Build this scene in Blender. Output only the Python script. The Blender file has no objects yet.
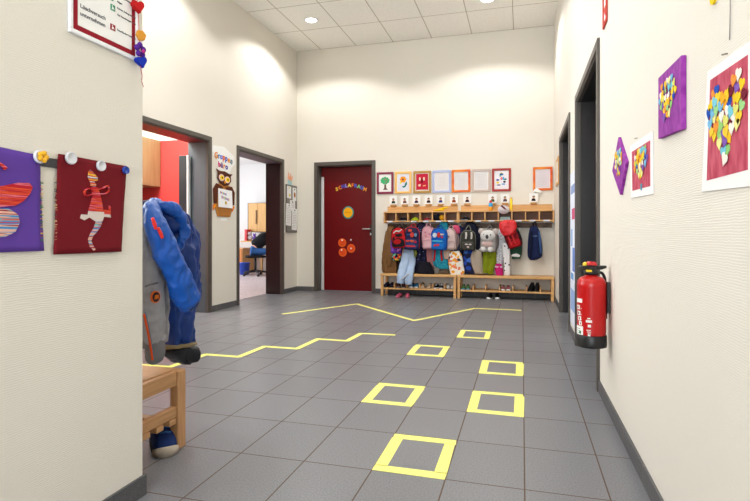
import bpy, bmesh, math, random
from mathutils import Vector, Matrix, noise
random.seed(7)
C = bpy.context.scene.collection
PI = math.pi

# ------------------------------------------------------------------ the place
XL, XR, YB, H = -3.70, 0.4560, 8.176, 4.07      # far left wall, right wall, back wall, ceiling
XN, YN = -1.35, 1.617                           # near left wall face and its corner
EYE, FPX, YAW, HOR = 0.964, 519.6, 0.276, 234.08
CY, SY = math.cos(YAW), math.sin(YAW)

def _ray(u, v):
    a = (u-375)/FPX
    return (CY*a-SY, SY*a+CY, (HOR-v)/FPX)
def at_y(u, v, Y=YB):
    d = _ray(u, v); t = Y/d[1]; return Vector((d[0]*t, Y, EYE+d[2]*t))
def at_x(u, v, X):
    d = _ray(u, v); t = X/d[0]; return Vector((X, d[1]*t, EYE+d[2]*t))
def at_z(u, v, Z=0.0):
    d = _ray(u, v); t = (Z-EYE)/d[2]; return Vector((d[0]*t, d[1]*t, Z))

# ------------------------------------------------------------------ materials
def lin(c):
    return tuple(((x/255)/12.92 if x/255 <= .04045 else ((x/255+.055)/1.055)**2.4) for x in c)+(1,)

def base_mat(name, rough=.6, metal=0.0, spec=.5):
    m = bpy.data.materials.new(name); m.use_nodes = True
    nt = m.node_tree; b = nt.nodes['Principled BSDF']
    b.inputs['Roughness'].default_value = rough
    b.inputs['Metallic'].default_value = metal
    b.inputs['Specular IOR Level'].default_value = spec
    return m, nt, b

def N(nt, typ, **kw):
    n = nt.nodes.new(typ)
    for k, v in kw.items():
        if k.startswith('i_'):
            key = k[2:]
            key = int(key) if key.isdigit() else key.replace('_', ' ')
            n.inputs[key].default_value = v
        else: setattr(n, k, v)
    return n

_cache = {}
def mat(rgb, rough=.6, metal=0.0, var=.06, scale=30.0, bump=0.0, bscale=None, spec=.5):
    """plain procedural material: base colour with slight noise variation and optional bump"""
    key = (tuple(rgb), rough, metal, var, scale, bump, bscale, spec)
    if key in _cache: return _cache[key]
    m, nt, b = base_mat('m_%d_%d_%d' % tuple(rgb), rough, metal, spec)
    tc = N(nt, 'ShaderNodeTexCoord')
    nz = N(nt, 'ShaderNodeTexNoise', i_Scale=scale, i_Detail=3.0)
    nt.links.new(tc.outputs['Object'], nz.inputs['Vector'])
    mx = N(nt, 'ShaderNodeMix', data_type='RGBA')
    c = lin(rgb)
    mx.inputs[6].default_value = tuple(max(0, x*(1-var)) for x in c[:3])+(1,)
    mx.inputs[7].default_value = tuple(min(1, x*(1+var)) for x in c[:3])+(1,)
    nt.links.new(nz.outputs['Fac'], mx.inputs[0])
    nt.links.new(mx.outputs[2], b.inputs['Base Color'])
    if bump:
        n2 = N(nt, 'ShaderNodeTexNoise', i_Scale=bscale or scale*6, i_Detail=2.0)
        nt.links.new(tc.outputs['Object'], n2.inputs['Vector'])
        bp = N(nt, 'ShaderNodeBump', i_Strength=bump, i_Distance=.004)
        nt.links.new(n2.outputs['Fac'], bp.inputs['Height']); nt.links.new(bp.outputs[0], b.inputs['Normal'])
    _cache[key] = m
    return m

def cloth(rgb, rough=.85): return mat(tuple(int(c*.9) for c in rgb), rough, 0, .12, 18, .25, 420, .25)
def nylon(rgb): return mat(rgb, .5, 0, .1, 12, .2, 60, .4)
def paper(rgb): return mat(rgb, .9, 0, .03, 10, 0, None, .2)
def plastic(rgb, rough=.35): return mat(rgb, rough, 0, .03, 20)

def ramp_mat(name, tex, colors, scale, rough=.8, stretch=(1, 1, 1), const=True, tex_out=None, spec=.3):
    """a texture driving a colour ramp; colours = [(pos, rgb), ...]"""
    m, nt, b = base_mat(name, rough, 0, spec)
    tc = N(nt, 'ShaderNodeTexCoord')
    mp = N(nt, 'ShaderNodeMapping'); mp.inputs['Scale'].default_value = stretch
    nt.links.new(tc.outputs['Object'], mp.inputs['Vector'])
    if tex == 'voronoi':
        t = N(nt, 'ShaderNodeTexVoronoi', i_Scale=scale); src = t.outputs[tex_out or 'Distance']
    elif tex == 'voronoi_colour':
        t = N(nt, 'ShaderNodeTexVoronoi', i_Scale=scale); sp = N(nt, 'ShaderNodeSeparateColor')
        nt.links.new(t.outputs['Color'], sp.inputs[0]); src = sp.outputs[0]
    else:
        t = N(nt, 'ShaderNodeTexNoise', i_Scale=scale, i_Detail=2.0); src = t.outputs['Fac']
    nt.links.new(mp.outputs[0], t.inputs['Vector'])
    r = N(nt, 'ShaderNodeValToRGB'); cr = r.color_ramp
    cr.interpolation = 'CONSTANT' if const else 'LINEAR'
    while len(cr.elements) < len(colors): cr.elements.new(.5)
    for e, (p, col) in zip(cr.elements, colors): e.position = p; e.color = lin(col)
    nt.links.new(src, r.inputs[0]); nt.links.new(r.outputs[0], b.inputs['Base Color'])
    return m

def dots(name, base, dot, scale, size): return ramp_mat(name, 'voronoi', [(0, dot), (size, base)], scale)
def stripes(name, cols, scale, axis=2):
    """random horizontal thread stripes: 1-D noise through a stepped ramp"""
    st = [.02, .02, .02]; st[axis] = 1.0
    n = len(cols)
    return ramp_mat(name, 'noise', [(.28+.44*i/n if i else 0, c) for i, c in enumerate(cols)], scale, .7, st)

def wood_mat(name, rgb, rgb2, scale=6.0, axis=0, rough=.45):
    st = [14, 14, 14]; st[axis] = .9
    m = ramp_mat(name, 'noise', [(.3, rgb2), (.7, rgb)], scale, rough, st, False, None, .4)
    return m

def wall_mat(name, rgb):
    m, nt, b = base_mat(name, .85, 0, .25)
    tc = N(nt, 'ShaderNodeTexCoord')
    mp = N(nt, 'ShaderNodeMapping'); mp.inputs['Scale'].default_value = (1, 1, 6)
    n1 = N(nt, 'ShaderNodeTexNoise', i_Scale=85.0, i_Detail=2.0)
    nt.links.new(tc.outputs['Object'], mp.inputs['Vector']); nt.links.new(mp.outputs[0], n1.inputs['Vector'])
    n2 = N(nt, 'ShaderNodeTexNoise', i_Scale=.9, i_Detail=2.0)
    nt.links.new(tc.outputs['Object'], n2.inputs['Vector'])
    mx = N(nt, 'ShaderNodeMix', data_type='RGBA'); c = lin(rgb)
    mx.inputs[6].default_value = tuple(x*.965 for x in c[:3])+(1,); mx.inputs[7].default_value = tuple(min(1, x*1.03) for x in c[:3])+(1,)
    nt.links.new(n2.outputs['Fac'], mx.inputs[0]); nt.links.new(mx.outputs[2], b.inputs['Base Color'])
    wv = N(nt, 'ShaderNodeTexWave', i_Scale=48.0, i_Distortion=3.5, i_Detail=3.0, i_Detail_Scale=.9)
    wv.bands_direction = 'Z'; nt.links.new(tc.outputs['Object'], wv.inputs['Vector'])
    ad = N(nt, 'ShaderNodeMath', operation='ADD'); nt.links.new(n1.outputs['Fac'], ad.inputs[0]); nt.links.new(wv.outputs['Fac'], ad.inputs[1])
    bp = N(nt, 'ShaderNodeBump', i_Strength=.28, i_Distance=.0016)
    nt.links.new(ad.outputs[0], bp.inputs['Height']); nt.links.new(bp.outputs[0], b.inputs['Normal'])
    return m

def grid_mask(nt, vec, axis, off, size, half):
    """1 inside the joint lines repeated every `size` along the axis"""
    sp = N(nt, 'ShaderNodeSeparateXYZ'); nt.links.new(vec, sp.inputs[0])
    a = N(nt, 'ShaderNodeMath', operation='ADD'); a.inputs[1].default_value = -off
    nt.links.new(sp.outputs[axis], a.inputs[0])
    d = N(nt, 'ShaderNodeMath', operation='DIVIDE'); d.inputs[1].default_value = size
    nt.links.new(a.outputs[0], d.inputs[0])
    fr = N(nt, 'ShaderNodeMath', operation='FRACT'); nt.links.new(d.outputs[0], fr.inputs[0])
    sb = N(nt, 'ShaderNodeMath', operation='SUBTRACT'); sb.inputs[1].default_value = .5
    nt.links.new(fr.outputs[0], sb.inputs[0])
    ab = N(nt, 'ShaderNodeMath', operation='ABSOLUTE'); nt.links.new(sb.outputs[0], ab.inputs[0])
    gt = N(nt, 'ShaderNodeMath', operation='GREATER_THAN'); gt.inputs[1].default_value = .5-half/size
    nt.links.new(ab.outputs[0], gt.inputs[0])
    fl = N(nt, 'ShaderNodeMath', operation='FLOOR'); nt.links.new(d.outputs[0], fl.inputs[0])
    return gt.outputs[0], fl.outputs[0]

def tiled(name, rgb, joint, ox, sx, oy, sy, half, rough, var, speck, bumpd, spec=.5):
    m, nt, b = base_mat(name, rough, 0, spec)
    tc = N(nt, 'ShaderNodeTexCoord'); vec = tc.outputs['Object']
    gx, fx = grid_mask(nt, vec, 0, ox, sx, half); gy, fy = grid_mask(nt, vec, 1, oy, sy, half)
    mxm = N(nt, 'ShaderNodeMath', operation='MAXIMUM'); nt.links.new(gx, mxm.inputs[0]); nt.links.new(gy, mxm.inputs[1])
    cb = N(nt, 'ShaderNodeCombineXYZ'); nt.links.new(fx, cb.inputs[0]); nt.links.new(fy, cb.inputs[1])
    wn = N(nt, 'ShaderNodeTexWhiteNoise'); nt.links.new(cb.outputs[0], wn.inputs['Vector'])
    nz = N(nt, 'ShaderNodeTexNoise', i_Scale=speck, i_Detail=3.0, i_Roughness=.8); nt.links.new(vec, nz.inputs['Vector'])
    c = lin(rgb)
    m1 = N(nt, 'ShaderNodeMix', data_type='RGBA')
    m1.inputs[6].default_value = tuple(x*(1-var) for x in c[:3])+(1,); m1.inputs[7].default_value = tuple(x*(1+var) for x in c[:3])+(1,)
    nt.links.new(wn.outputs['Value'], m1.inputs[0])
    r = N(nt, 'ShaderNodeMapRange'); r.inputs[1].default_value = .3; r.inputs[2].default_value = .7
    r.inputs[3].default_value = 1-9*var; r.inputs[4].default_value = 1+9*var
    nt.links.new(nz.outputs['Fac'], r.inputs[0])
    m2 = N(nt, 'ShaderNodeVectorMath', operation='SCALE'); nt.links.new(m1.outputs[2], m2.inputs[0]); nt.links.new(r.outputs[0], m2.inputs['Scale'])
    m3 = N(nt, 'ShaderNodeMix', data_type='RGBA'); m3.inputs[7].default_value = lin(joint)
    nt.links.new(mxm.outputs[0], m3.inputs[0]); nt.links.new(m2.outputs[0], m3.inputs[6])
    nt.links.new(m3.outputs[2], b.inputs['Base Color'])
    rr = N(nt, 'ShaderNodeMapRange'); rr.inputs[3].default_value = rough; rr.inputs[4].default_value = .9
    nt.links.new(mxm.outputs[0], rr.inputs[0]); nt.links.new(rr.outputs[0], b.inputs['Roughness'])
    iv = N(nt, 'ShaderNodeMath', operation='SUBTRACT'); iv.inputs[0].default_value = 1.0; nt.links.new(mxm.outputs[0], iv.inputs[1])
    ad = N(nt, 'ShaderNodeMath', operation='MULTIPLY_ADD'); ad.inputs[1].default_value = .12
    nt.links.new(nz.outputs['Fac'], ad.inputs[0]); nt.links.new(iv.outputs[0], ad.inputs[2])
    bp = N(nt, 'ShaderNodeBump', i_Strength=.6, i_Distance=bumpd)
    nt.links.new(ad.outputs[0], bp.inputs['Height']); nt.links.new(bp.outputs[0], b.inputs['Normal'])
    return m

def glow(name, rgb, k):
    m = bpy.data.materials.new(name); m.use_nodes = True; nt = m.node_tree
    b = nt.nodes['Principled BSDF']; b.inputs['Emission Color'].default_value = lin(rgb); b.inputs['Emission Strength'].default_value = k
    b.inputs['Base Color'].default_value = lin(rgb)
    return m

M_WALL = wall_mat('wall_paint', (232, 227, 216))
M_WALLW = wall_mat('white_wall_paint', (238, 238, 236))
M_RED = mat((204, 66, 62), .6, 0, .05, 2)
M_FLOOR = tiled('floor_tiles', (121, 122, 127), (98, 80, 66), -.891, .30, 2.040, .404, .0028, .34, .045, 150.0, .0025, .5)
M_CEIL = tiled('ceiling_panels', (246, 243, 236), (186, 178, 162), -3.258, .6265, 7.33, .82, .006, .9, .006, 30.0, .004, .2)
M_SKIRT = tiled('skirting_tiles', (88, 88, 90), (150, 140, 125), -.891, .30, 2.040, .404, .002, .5, .06, 260.0, .001, .4)
M_FRAME = mat((82, 76, 70), .42, .0, .05, 8)
M_DARK = mat((34, 29, 28), .38, 0, .08, 6)
M_GREYJAMB = mat((84, 93, 99), .35, .2, .06, 5)
M_DOORRED = mat((104, 0, 6), .4, 0, .08, 4, 0, None, .25)
M_STEEL = mat((196, 198, 200), .3, .8, .04, 20)
M_SILVER = mat((232, 234, 236), .4, .3, .03, 20)
M_BLACK = plastic((22, 22, 24), .4)
M_WOOD = wood_mat('birch_wood', (226, 180, 118), (206, 155, 94), 5, 0)
M_WOODZ = wood_mat('birch_wood_upright', (224, 178, 118), (204, 154, 96), 5, 2)
M_WOODD = wood_mat('birch_wood_shaded', (176, 122, 72), (150, 100, 56), 5, 0)  # darker birch copy, shade of the cubby inside put into the colour
M_BEECH = wood_mat('beech_wood', (204, 158, 112), (186, 138, 92), 7, 1)
M_BEECHZ = wood_mat('beech_wood_upright', (202, 156, 112), (184, 136, 92), 7, 2)
M_WHITE = paper((244, 244, 242))
M_YELLOW = mat((252, 248, 134), .55, 0, .05, 40)

# ------------------------------------------------------------------ mesh helpers
def box(bm, x0, x1, y0, y1, z0, z1, mi=0):
    x0, x1 = min(x0, x1), max(x0, x1); y0, y1 = min(y0, y1), max(y0, y1); z0, z1 = min(z0, z1), max(z0, z1)
    v = [bm.verts.new(p) for p in ((x0,y0,z0),(x1,y0,z0),(x1,y1,z0),(x0,y1,z0),(x0,y0,z1),(x1,y0,z1),(x1,y1,z1),(x0,y1,z1))]
    for q in ((3,2,1,0),(4,5,6,7),(0,1,5,4),(1,2,6,5),(2,3,7,6),(3,0,4,7)):
        f = bm.faces.new([v[i] for i in q]); f.material_index = mi
def loft(bm, rings, cap=True, mi=0, closed=True):
    vs = [[bm.verts.new(p) for p in r] for r in rings]
    n = len(rings[0])
    for a, b in zip(vs, vs[1:]):
        for i in range(n if closed else n-1):
            f = bm.faces.new((a[i], a[(i+1) % n], b[(i+1) % n], b[i])); f.material_index = mi; f.smooth = True
    if cap and closed:
        f = bm.faces.new(list(reversed(vs[0]))); f.material_index = mi
        f = bm.faces.new(vs[-1]); f.material_index = mi
def ridge(q):
    return 1-2*abs(noise.noise(q))
def tube(bm, pts, rad, seg=10, flat=1.0, mi=0, wr=0.0, up=(0, 0, 1)):
    """swept tube through pts; rad a number or list; flat squashes the second axis; wr = wrinkle amount"""
    pts = [Vector(p) for p in pts]
    if not isinstance(rad, (list, tuple)): rad = [rad]*len(pts)
    rings = []
    for i, p in enumerate(pts):
        t = (pts[min(i+1, len(pts)-1)]-pts[max(i-1, 0)]).normalized()
        a = t.cross(Vector(up))
        if a.length < .05: a = t.cross(Vector((1, 0, 0)))
        a.normalize(); b = t.cross(a).normalized()
        ring = []
        for k in range(seg):
            th = 2*PI*k/seg
            q = p+a*math.cos(th)*rad[i]+b*math.sin(th)*rad[i]*flat
            if wr: q += (q-p).normalized()*wr*(.6*noise.noise(q*17)+.45*ridge(Vector((q.x*30, q.y*30, q.z*24)))+.2*noise.noise(q*70))
            ring.append(q)
        rings.append(ring)
    loft(bm, rings, True, mi)
def spline(pts, n=6):
    """Catmull-Rom points"""
    pts = [Vector(p) for p in pts]; out = []
    for i in range(len(pts)-1):
        p0, p1, p2, p3 = pts[max(i-1, 0)], pts[i], pts[i+1], pts[min(i+2, len(pts)-1)]
        for k in range(n):
            t = k/n
            out.append(.5*((2*p1)+(p2-p0)*t+(2*p0-5*p1+4*p2-p3)*t*t+(3*p1-p0-3*p2+p3)*t**3))
    out.append(pts[-1]); return out
def lerp_list(vals, n):
    out = []
    for i in range(n):
        t = i*(len(vals)-1)/(n-1); k = min(int(t), len(vals)-2); out.append(vals[k]+(vals[k+1]-vals[k])*(t-k))
    return out
def lathe(bm, prof, cx, cy, seg=28, mi=0):
    loft(bm, [[(cx+r*math.cos(2*PI*k/seg), cy+r*math.sin(2*PI*k/seg), z) for k in range(seg)] for r, z in prof], True, mi)
def ball(bm, c, rx, ry, rz, seg=14, wr=0.0, mi=0, rot=None):
    rings = []
    for j in range(1, seg):
        ph = PI*j/seg; ring = []
        for k in range(seg*2):
            th = PI*k/seg
            q = Vector((rx*math.sin(ph)*math.cos(th), ry*math.sin(ph)*math.sin(th), -rz*math.cos(ph)))
            if wr: q *= 1+wr*noise.noise((q+Vector(c))*18)
            if rot: q.rotate(rot)
            ring.append(q+Vector(c))
        rings.append(ring)
    loft(bm, rings, True, mi)
class Fr:
    """a flat frame on a wall: a to the right, b up, d out of the wall"""
    def __init__(s, o, r, u, n): s.o, s.r, s.u, s.n = Vector(o), Vector(r), Vector(u), Vector(n)
    def p(s, a, b, d=0): return s.o+s.r*a+s.u*b+s.n*d
    def off(s, a, b, d=0, rot=0):
        r = s.r*math.cos(rot)+s.u*math.sin(rot); u = s.u*math.cos(rot)-s.r*math.sin(rot)
        return Fr(s.p(a, b, d), r, u, s.n)
def back_fr(o): return Fr(o, (1, 0, 0), (0, 0, 1), (0, -1, 0))
def right_fr(o): return Fr(o, (0, -1, 0), (0, 0, 1), (-1, 0, 0))
def left_fr(o): return Fr(o, (0, 1, 0), (0, 0, 1), (1, 0, 0))
def prism(bm, out, fr, d0, d1, mi=0):
    a = [bm.verts.new(fr.p(x, y, d0)) for x, y in out]; b = [bm.verts.new(fr.p(x, y, d1)) for x, y in out]
    n = len(out)
    fs = [bm.faces.new(b), bm.faces.new(list(reversed(a)))]
    for i in range(n): fs.append(bm.faces.new((a[i], a[(i+1) % n], b[(i+1) % n], b[i])))
    for f in fs: f.material_index = mi
def rect(w, h, cx=0, cy=0): return [(cx-w/2, cy-h/2), (cx+w/2, cy-h/2), (cx+w/2, cy+h/2), (cx-w/2, cy+h/2)]
def ell(rx, ry, cx=0, cy=0, n=20): return [(cx+rx*math.cos(2*PI*k/n), cy+ry*math.sin(2*PI*k/n)) for k in range(n)]
def heart(s, cx=0, cy=0, rot=0, n=18):
    o = []
    for k in range(n):
        t = 2*PI*k/n
        x = 16*math.sin(t)**3; y = 13*math.cos(t)-5*math.cos(2*t)-2*math.cos(3*t)-math.cos(4*t)+2.5
        x, y = -x*s/34, y*s/34
        o.append((cx+x*math.cos(rot)-y*math.sin(rot), cy+x*math.sin(rot)+y*math.cos(rot)))
    return o
def border(bm, fr, w, h, bw, d0, d1, mi=0):
    for r in (rect(w, bw, 0, h/2-bw/2), rect(w, bw, 0, -h/2+bw/2), rect(bw, h-2*bw, -w/2+bw/2, 0), rect(bw, h-2*bw, w/2-bw/2, 0)):
        prism(bm, r, fr, d0, d1, mi)
def B(): return bmesh.new()

def obj(name, bm, m, parent=None, bevel=0.0, smooth=False, sub=0):
    bmesh.ops.recalc_face_normals(bm, faces=bm.faces[:])
    vs = [v.co for v in bm.verts]
    if parent is not None: o = Vector(parent['_w'])
    else:
        lo = [min(v[i] for v in vs) for i in range(3)]; hi = [max(v[i] for v in vs) for i in range(3)]
        o = Vector(((lo[0]+hi[0])/2, (lo[1]+hi[1])/2, lo[2]))
    w = o.copy()
    bmesh.ops.translate(bm, verts=bm.verts[:], vec=-o)
    me = bpy.data.meshes.new(name); bm.to_mesh(me); bm.free()
    for mm in (m if isinstance(m, (list, tuple)) else [m]): me.materials.append(mm)
    ob = bpy.data.objects.new(name, me); C.objects.link(ob)
    if smooth:
        for p in me.polygons: p.use_smooth = True
    if parent is not None: ob.parent = parent
    else: ob.location = o
    ob['_w'] = list(w)
    if bevel:
        b = ob.modifiers.new('bevel', 'BEVEL'); b.width = bevel; b.segments = 2; b.limit_method = 'ANGLE'; b.angle_limit = .7
    if sub:
        s = ob.modifiers.new('sub', 'SUBSURF'); s.levels = s.render_levels = sub
    return ob
def tag(o, label, cat, group=None, kind=None):
    o['label'] = label; o['category'] = cat
    if group: o['group'] = group
    if kind: o['kind'] = kind
    return o
def thing(name, loc, label, cat, group=None, kind=None):
    o = bpy.data.objects.new(name, None); C.objects.link(o); o.location = loc; o['_w'] = list(loc)
    o.empty_display_size = .1
    return tag(o, label, cat, group, kind)
def struct(name, bm, m, label, cat='room', parent=None, bevel=0.0):
    o = obj(name, bm, m, parent, bevel)
    if parent is None: tag(o, label, cat, None, 'structure')
    return o
def text_bm(bm, s, size, fr, d0, d1, mi=0, align='CENTER', bold=0):
    cu = bpy.data.curves.new('t', 'FONT'); cu.body = s; cu.size = size; cu.align_x = align; cu.align_y = 'CENTER'
    cu.extrude = max((d1-d0)/2, .0002); cu.resolution_u = 3; cu.offset = bold
    ob = bpy.data.objects.new('t', cu); C.objects.link(ob)
    bpy.context.view_layer.update()
    me = bpy.data.meshes.new_from_object(ob.evaluated_get(bpy.context.evaluated_depsgraph_get()))
    vs = [bm.verts.new(fr.p(v.co.x, v.co.y, (d0+d1)/2+v.co.z)) for v in me.vertices]
    for p in me.polygons:
        try:
            f = bm.faces.new([vs[i] for i in p.vertices]); f.material_index = mi
        except ValueError: pass
    bpy.data.objects.remove(ob); bpy.data.curves.remove(cu); bpy.data.meshes.remove(me)

# ================================================================== ROOM SHELL
b = B(); box(b, -8.2, 1.4, -3.2, 12.2, -.08, 0)
fl = struct('floor', b, M_FLOOR, 'grey speckled rectangular floor tiles with brown joints', 'floor')
fl.data.transform(Matrix.Translation(fl.location)); fl.location = (0, 0, 0)
b = B(); box(b, XL-.3, XR+.4, -3.2, YB+.3, H, H+.08)
ce = struct('ceiling', b, M_CEIL, 'white suspended panel ceiling of the hall', 'ceiling')
ce.data.transform(Matrix.Translation(ce.location)); ce.location = (0, 0, 0)

TW = .28                                # thickness of the walls with doors
D1 = (4.16, 5.626); D2 = (6.222, 7.654)  # outer frame spans on the left wall
D4 = (3.418, 4.837); D5 = (5.434, 6.856) # on the right wall
DH = 2.163
b = B()
for y0, y1, z0 in ((1.3, 2.0, 0), (3.9, D1[0]+.03, 0), (2.0, 3.9, 3.5), (D1[0]+.03, D1[1]-.03, DH-.03), (D1[1]-.03, D2[0]+.03, 0), (D2[0]+.03, D2[1]-.03, DH-.03), (D2[1]-.03, YB, 0)):
    box(b, XL-TW, XL, y0, y1, z0, H)
box(b, XL-TW, XL, 2.0, 3.9, 0, 1.0)
struct('wall_left', b, M_WALL, 'cream textured wall with two open doorways', 'wall')
DX0, DX1 = -3.383, -2.307                # back door outer frame
b = B()
box(b, XL-TW, DX0+.03, YB, YB+.2, 0, H); box(b, DX0+.03, DX1-.03, YB, YB+.2, DH-.03+.01, H); box(b, DX1-.03, XR+.3, YB, YB+.2, 0, H)
struct('wall_back', b, M_WALL, 'cream wall behind the coat racks and the red door', 'wall')
b = B()
for y0, y1, z0 in ((-3.2, D4[0]+.02, 0), (D4[0]+.02, D4[1]-.02, DH-.03), (D4[1]-.02, D5[0]+.02, 0), (D5[0]+.02, D5[1]-.02, DH-.03), (D5[1]-.02, YB, 0)):
    box(b, XR, XR+.3, y0, y1, z0, H)
struct('wall_right', b, M_WALL, 'cream textured wall with heart pictures and dark doorways', 'wall')
b = B(); box(b, XN-.3, XN, -3.2, YN, 0, H); box(b, XL-TW, XN-.3, YN-.3, YN, 0, H)
struct('wall_front', b, M_WALL, 'near cream wall on the left ending in a corner', 'wall', bevel=.006)
# rear end of the corridor; its unseen window opening is added for fill light
b = B(); box(b, XN, XR, -3.2, -3.05, 2.6, H); box(b, XN, XR, -3.2, -3.05, 0, .25)
box(b, XN, XN+.1, -3.2, -3.05, .25, 2.6); box(b, XR-.1, XR, -3.2, -3.05, .25, 2.6)
struct('wall_rear', b, M_WALL, 'end wall of the corridor around the added window', 'wall')
b = B(); border(b, Fr((XN/2+XR/2, -3.1, 1.425), (-1, 0, 0), (0, 0, 1), (0, 1, 0)), XR-XN-.2, 2.35, .07, -.03, .03)
struct('fill_window_1', b, M_FRAME, 'dark framed window added unseen at the corridor end', 'window')

b = B(); border(b, left_fr((XL-.15, 2.95, 2.25)), 1.9, 2.5, .06, -.03, .03); box(b, XL-.17, XL-.13, 2.92, 2.98, 1.06, 3.44)
struct('fill_window_3', b, M_FRAME, 'tall grey framed window added unseen in the recess', 'window')  # added window out of view, an opening for the recess fill light
def skirt(name, segs, label, h=.075):
    b = B()
    for s in segs: box(b, *s, 0, h)
    return struct(name, b, M_SKIRT, label, 'baseboard', bevel=.002)
skirt('baseboard_left', [(XL, XL+.01, D1[1], D2[0]), (XL, XL+.01, D2[1], YB), (XL, XL+.01, YN, D1[0])], 'dark tile skirting along the left wall')
skirt('baseboard_back', [(XL+.01, DX0, YB-.01, YB), (DX1, XR-.01, YB-.01, YB)], 'dark tile skirting along the back wall')
skirt('baseboard_right', [(XR-.01, XR, -3, D4[0]), (XR-.01, XR, D4[1], D5[0]), (XR-.01, XR, D5[1], YB)], 'dark tile skirting along the right wall')
skirt('baseboard_front', [(XN, XN+.01, -3, YN+.008), (XL+.01, XN, YN, YN+.008)], 'dark tile skirting round the near left corner')

# ------------------------------------------------------------------ doors
def side_door(name, X, sgn, ys, depth, m_lin, m_soffit, label, leaf=None, near_lin=None):
    """frame in a side wall; sgn = direction from the hall into the wall"""
    t = thing(name, (X, (ys[0]+ys[1])/2, 0), label, 'door', None, 'structure')
    y0, y1 = ys; fw = .055
    b = B()
    for a, c, z0, z1 in ((y0, y0+fw, 0, DH), (y1-fw, y1, 0, DH), (y0+fw, y1-fw, DH-fw, DH)):
        box(b, X-sgn*.016, X+sgn*.03, a, c, z0, z1)
    for a, c, z0, z1 in ((y0+fw, y0+fw+.012, 0, DH-fw), (y1-fw-.012, y1-fw, 0, DH-fw), (y0+fw+.012, y1-fw-.012, DH-fw-.012, DH-fw)):
        box(b, X-sgn*.006, X+sgn*.03, a, c, z0, z1)
    obj('frame', b, M_FRAME, t, .004)
    b = B(); box(b, X+sgn*.03, X+sgn*depth, y1-fw-.012, y1-.03, 0, DH-fw); obj('jamb', b, m_lin, t)
    b = B(); box(b, X+sgn*.03, X+sgn*depth, y0+.03, y0+fw+.012, 0, DH-fw); obj('jamb', b, near_lin or m_lin, t)
    b = B(); box(b, X+sgn*.03, X+sgn*depth, y0+fw+.012, y1-fw-.012, DH-fw-.012, DH-.03); obj('lintel', b, m_soffit, t)
    if leaf:
        b = B(); box(b, X+sgn*(depth-.06), X+sgn*(depth-.01), y0+fw+.012, y1-fw-.012, .008, DH-fw-.012); lf = obj('leaf', b, leaf, t, .003)
        b = B(); xx = X+sgn*(depth-.06)
        tube(b, [(xx, y0+.16, 1.05), (xx-sgn*.05, y0+.16, 1.05), (xx-sgn*.055, y0+.17, 1.05), (xx-sgn*.055, y0+.28, 1.05)], .009, 8)
        obj('handle', b, M_STEEL, lf)
    return t
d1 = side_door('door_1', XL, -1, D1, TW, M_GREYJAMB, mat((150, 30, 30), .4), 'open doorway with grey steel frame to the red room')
# finger guard and edge of the leaf at the hinge side of the red room
b = B(); box(b, -3.962, -3.935, 5.50, 5.55, .01, 1.93); obj('finger_guard', b, M_SILVER, d1, .008)
b = B(); box(b, -4.07, -3.9625, 5.50, 5.548, .01, 1.93); obj('leaf_edge', b, mat((34, 46, 52), .4), d1, .004)
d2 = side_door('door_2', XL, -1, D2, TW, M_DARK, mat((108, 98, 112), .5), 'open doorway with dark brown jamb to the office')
d4 = side_door('door_4', XR, 1, D4, .2, M_DARK, M_BLACK, 'dark doorway in the right wall nearest the extinguisher', M_DARK)
d5 = side_door('door_5', XR, 1, D5, .2, M_DARK, M_BLACK, 'dark doorway in the right wall nearest the coat racks', M_DARK)

d3 = thing('door_3', ((DX0+DX1)/2, YB, 0), 'closed dark red door with grey frame in the back wall', 'door', None, 'structure')
b = B(); fw = .062; DT = DH+.01
for x0, x1, z0, z1 in ((DX0, DX0+fw, 0, DT), (DX1-fw, DX1, 0, DT), (DX0+fw, DX1-fw, DT-fw, DT)): box(b, x0, x1, YB-.016, YB+.03, z0, z1)
for x0, x1, z0, z1 in ((DX0+.03, DX0+fw+.012, 0, DT-fw), (DX1-fw-.012, DX1-.03, 0, DT-fw), (DX0+fw+.012, DX1-fw-.012, DT-fw-.012, DT-.03)): box(b, x0, x1, YB+.03, YB+.2, z0, z1)
obj('frame', b, M_FRAME, d3, .004)
LY = YB+.145                             # face of the leaf
b = B(); box(b, DX0+fw+.012, DX1-fw-.012, LY, LY+.045, .008, DT-fw-.012); leaf3 = obj('leaf', b, M_DOORRED, d3, .003)
b = B(); box(b, DX0+fw+.015, DX0+fw+.062, LY-.03, LY-.001, .01, 1.94); obj('finger_guard', b, M_SILVER, d3, .008)
b = B(); hx = DX1-fw-.06
prism(b, rect(.04, .19, 0, 0), back_fr((hx, LY, 1.03)), 0, .008); obj('handle_plate', b, mat((60, 14, 16), .4, .2), leaf3, .004)
b = B(); tube(b, spline([(hx, LY-.008, 1.05), (hx, LY-.05, 1.05), (hx-.012, LY-.06, 1.05), (hx-.13, LY-.06, 1.05)], 4), .011, 10); obj('handle', b, M_STEEL, leaf3)
b = B(); prism(b, ell(.012, .02), back_fr((hx, LY, .965)), .008, .012); obj('keyhole', b, M_STEEL, leaf3)

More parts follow.
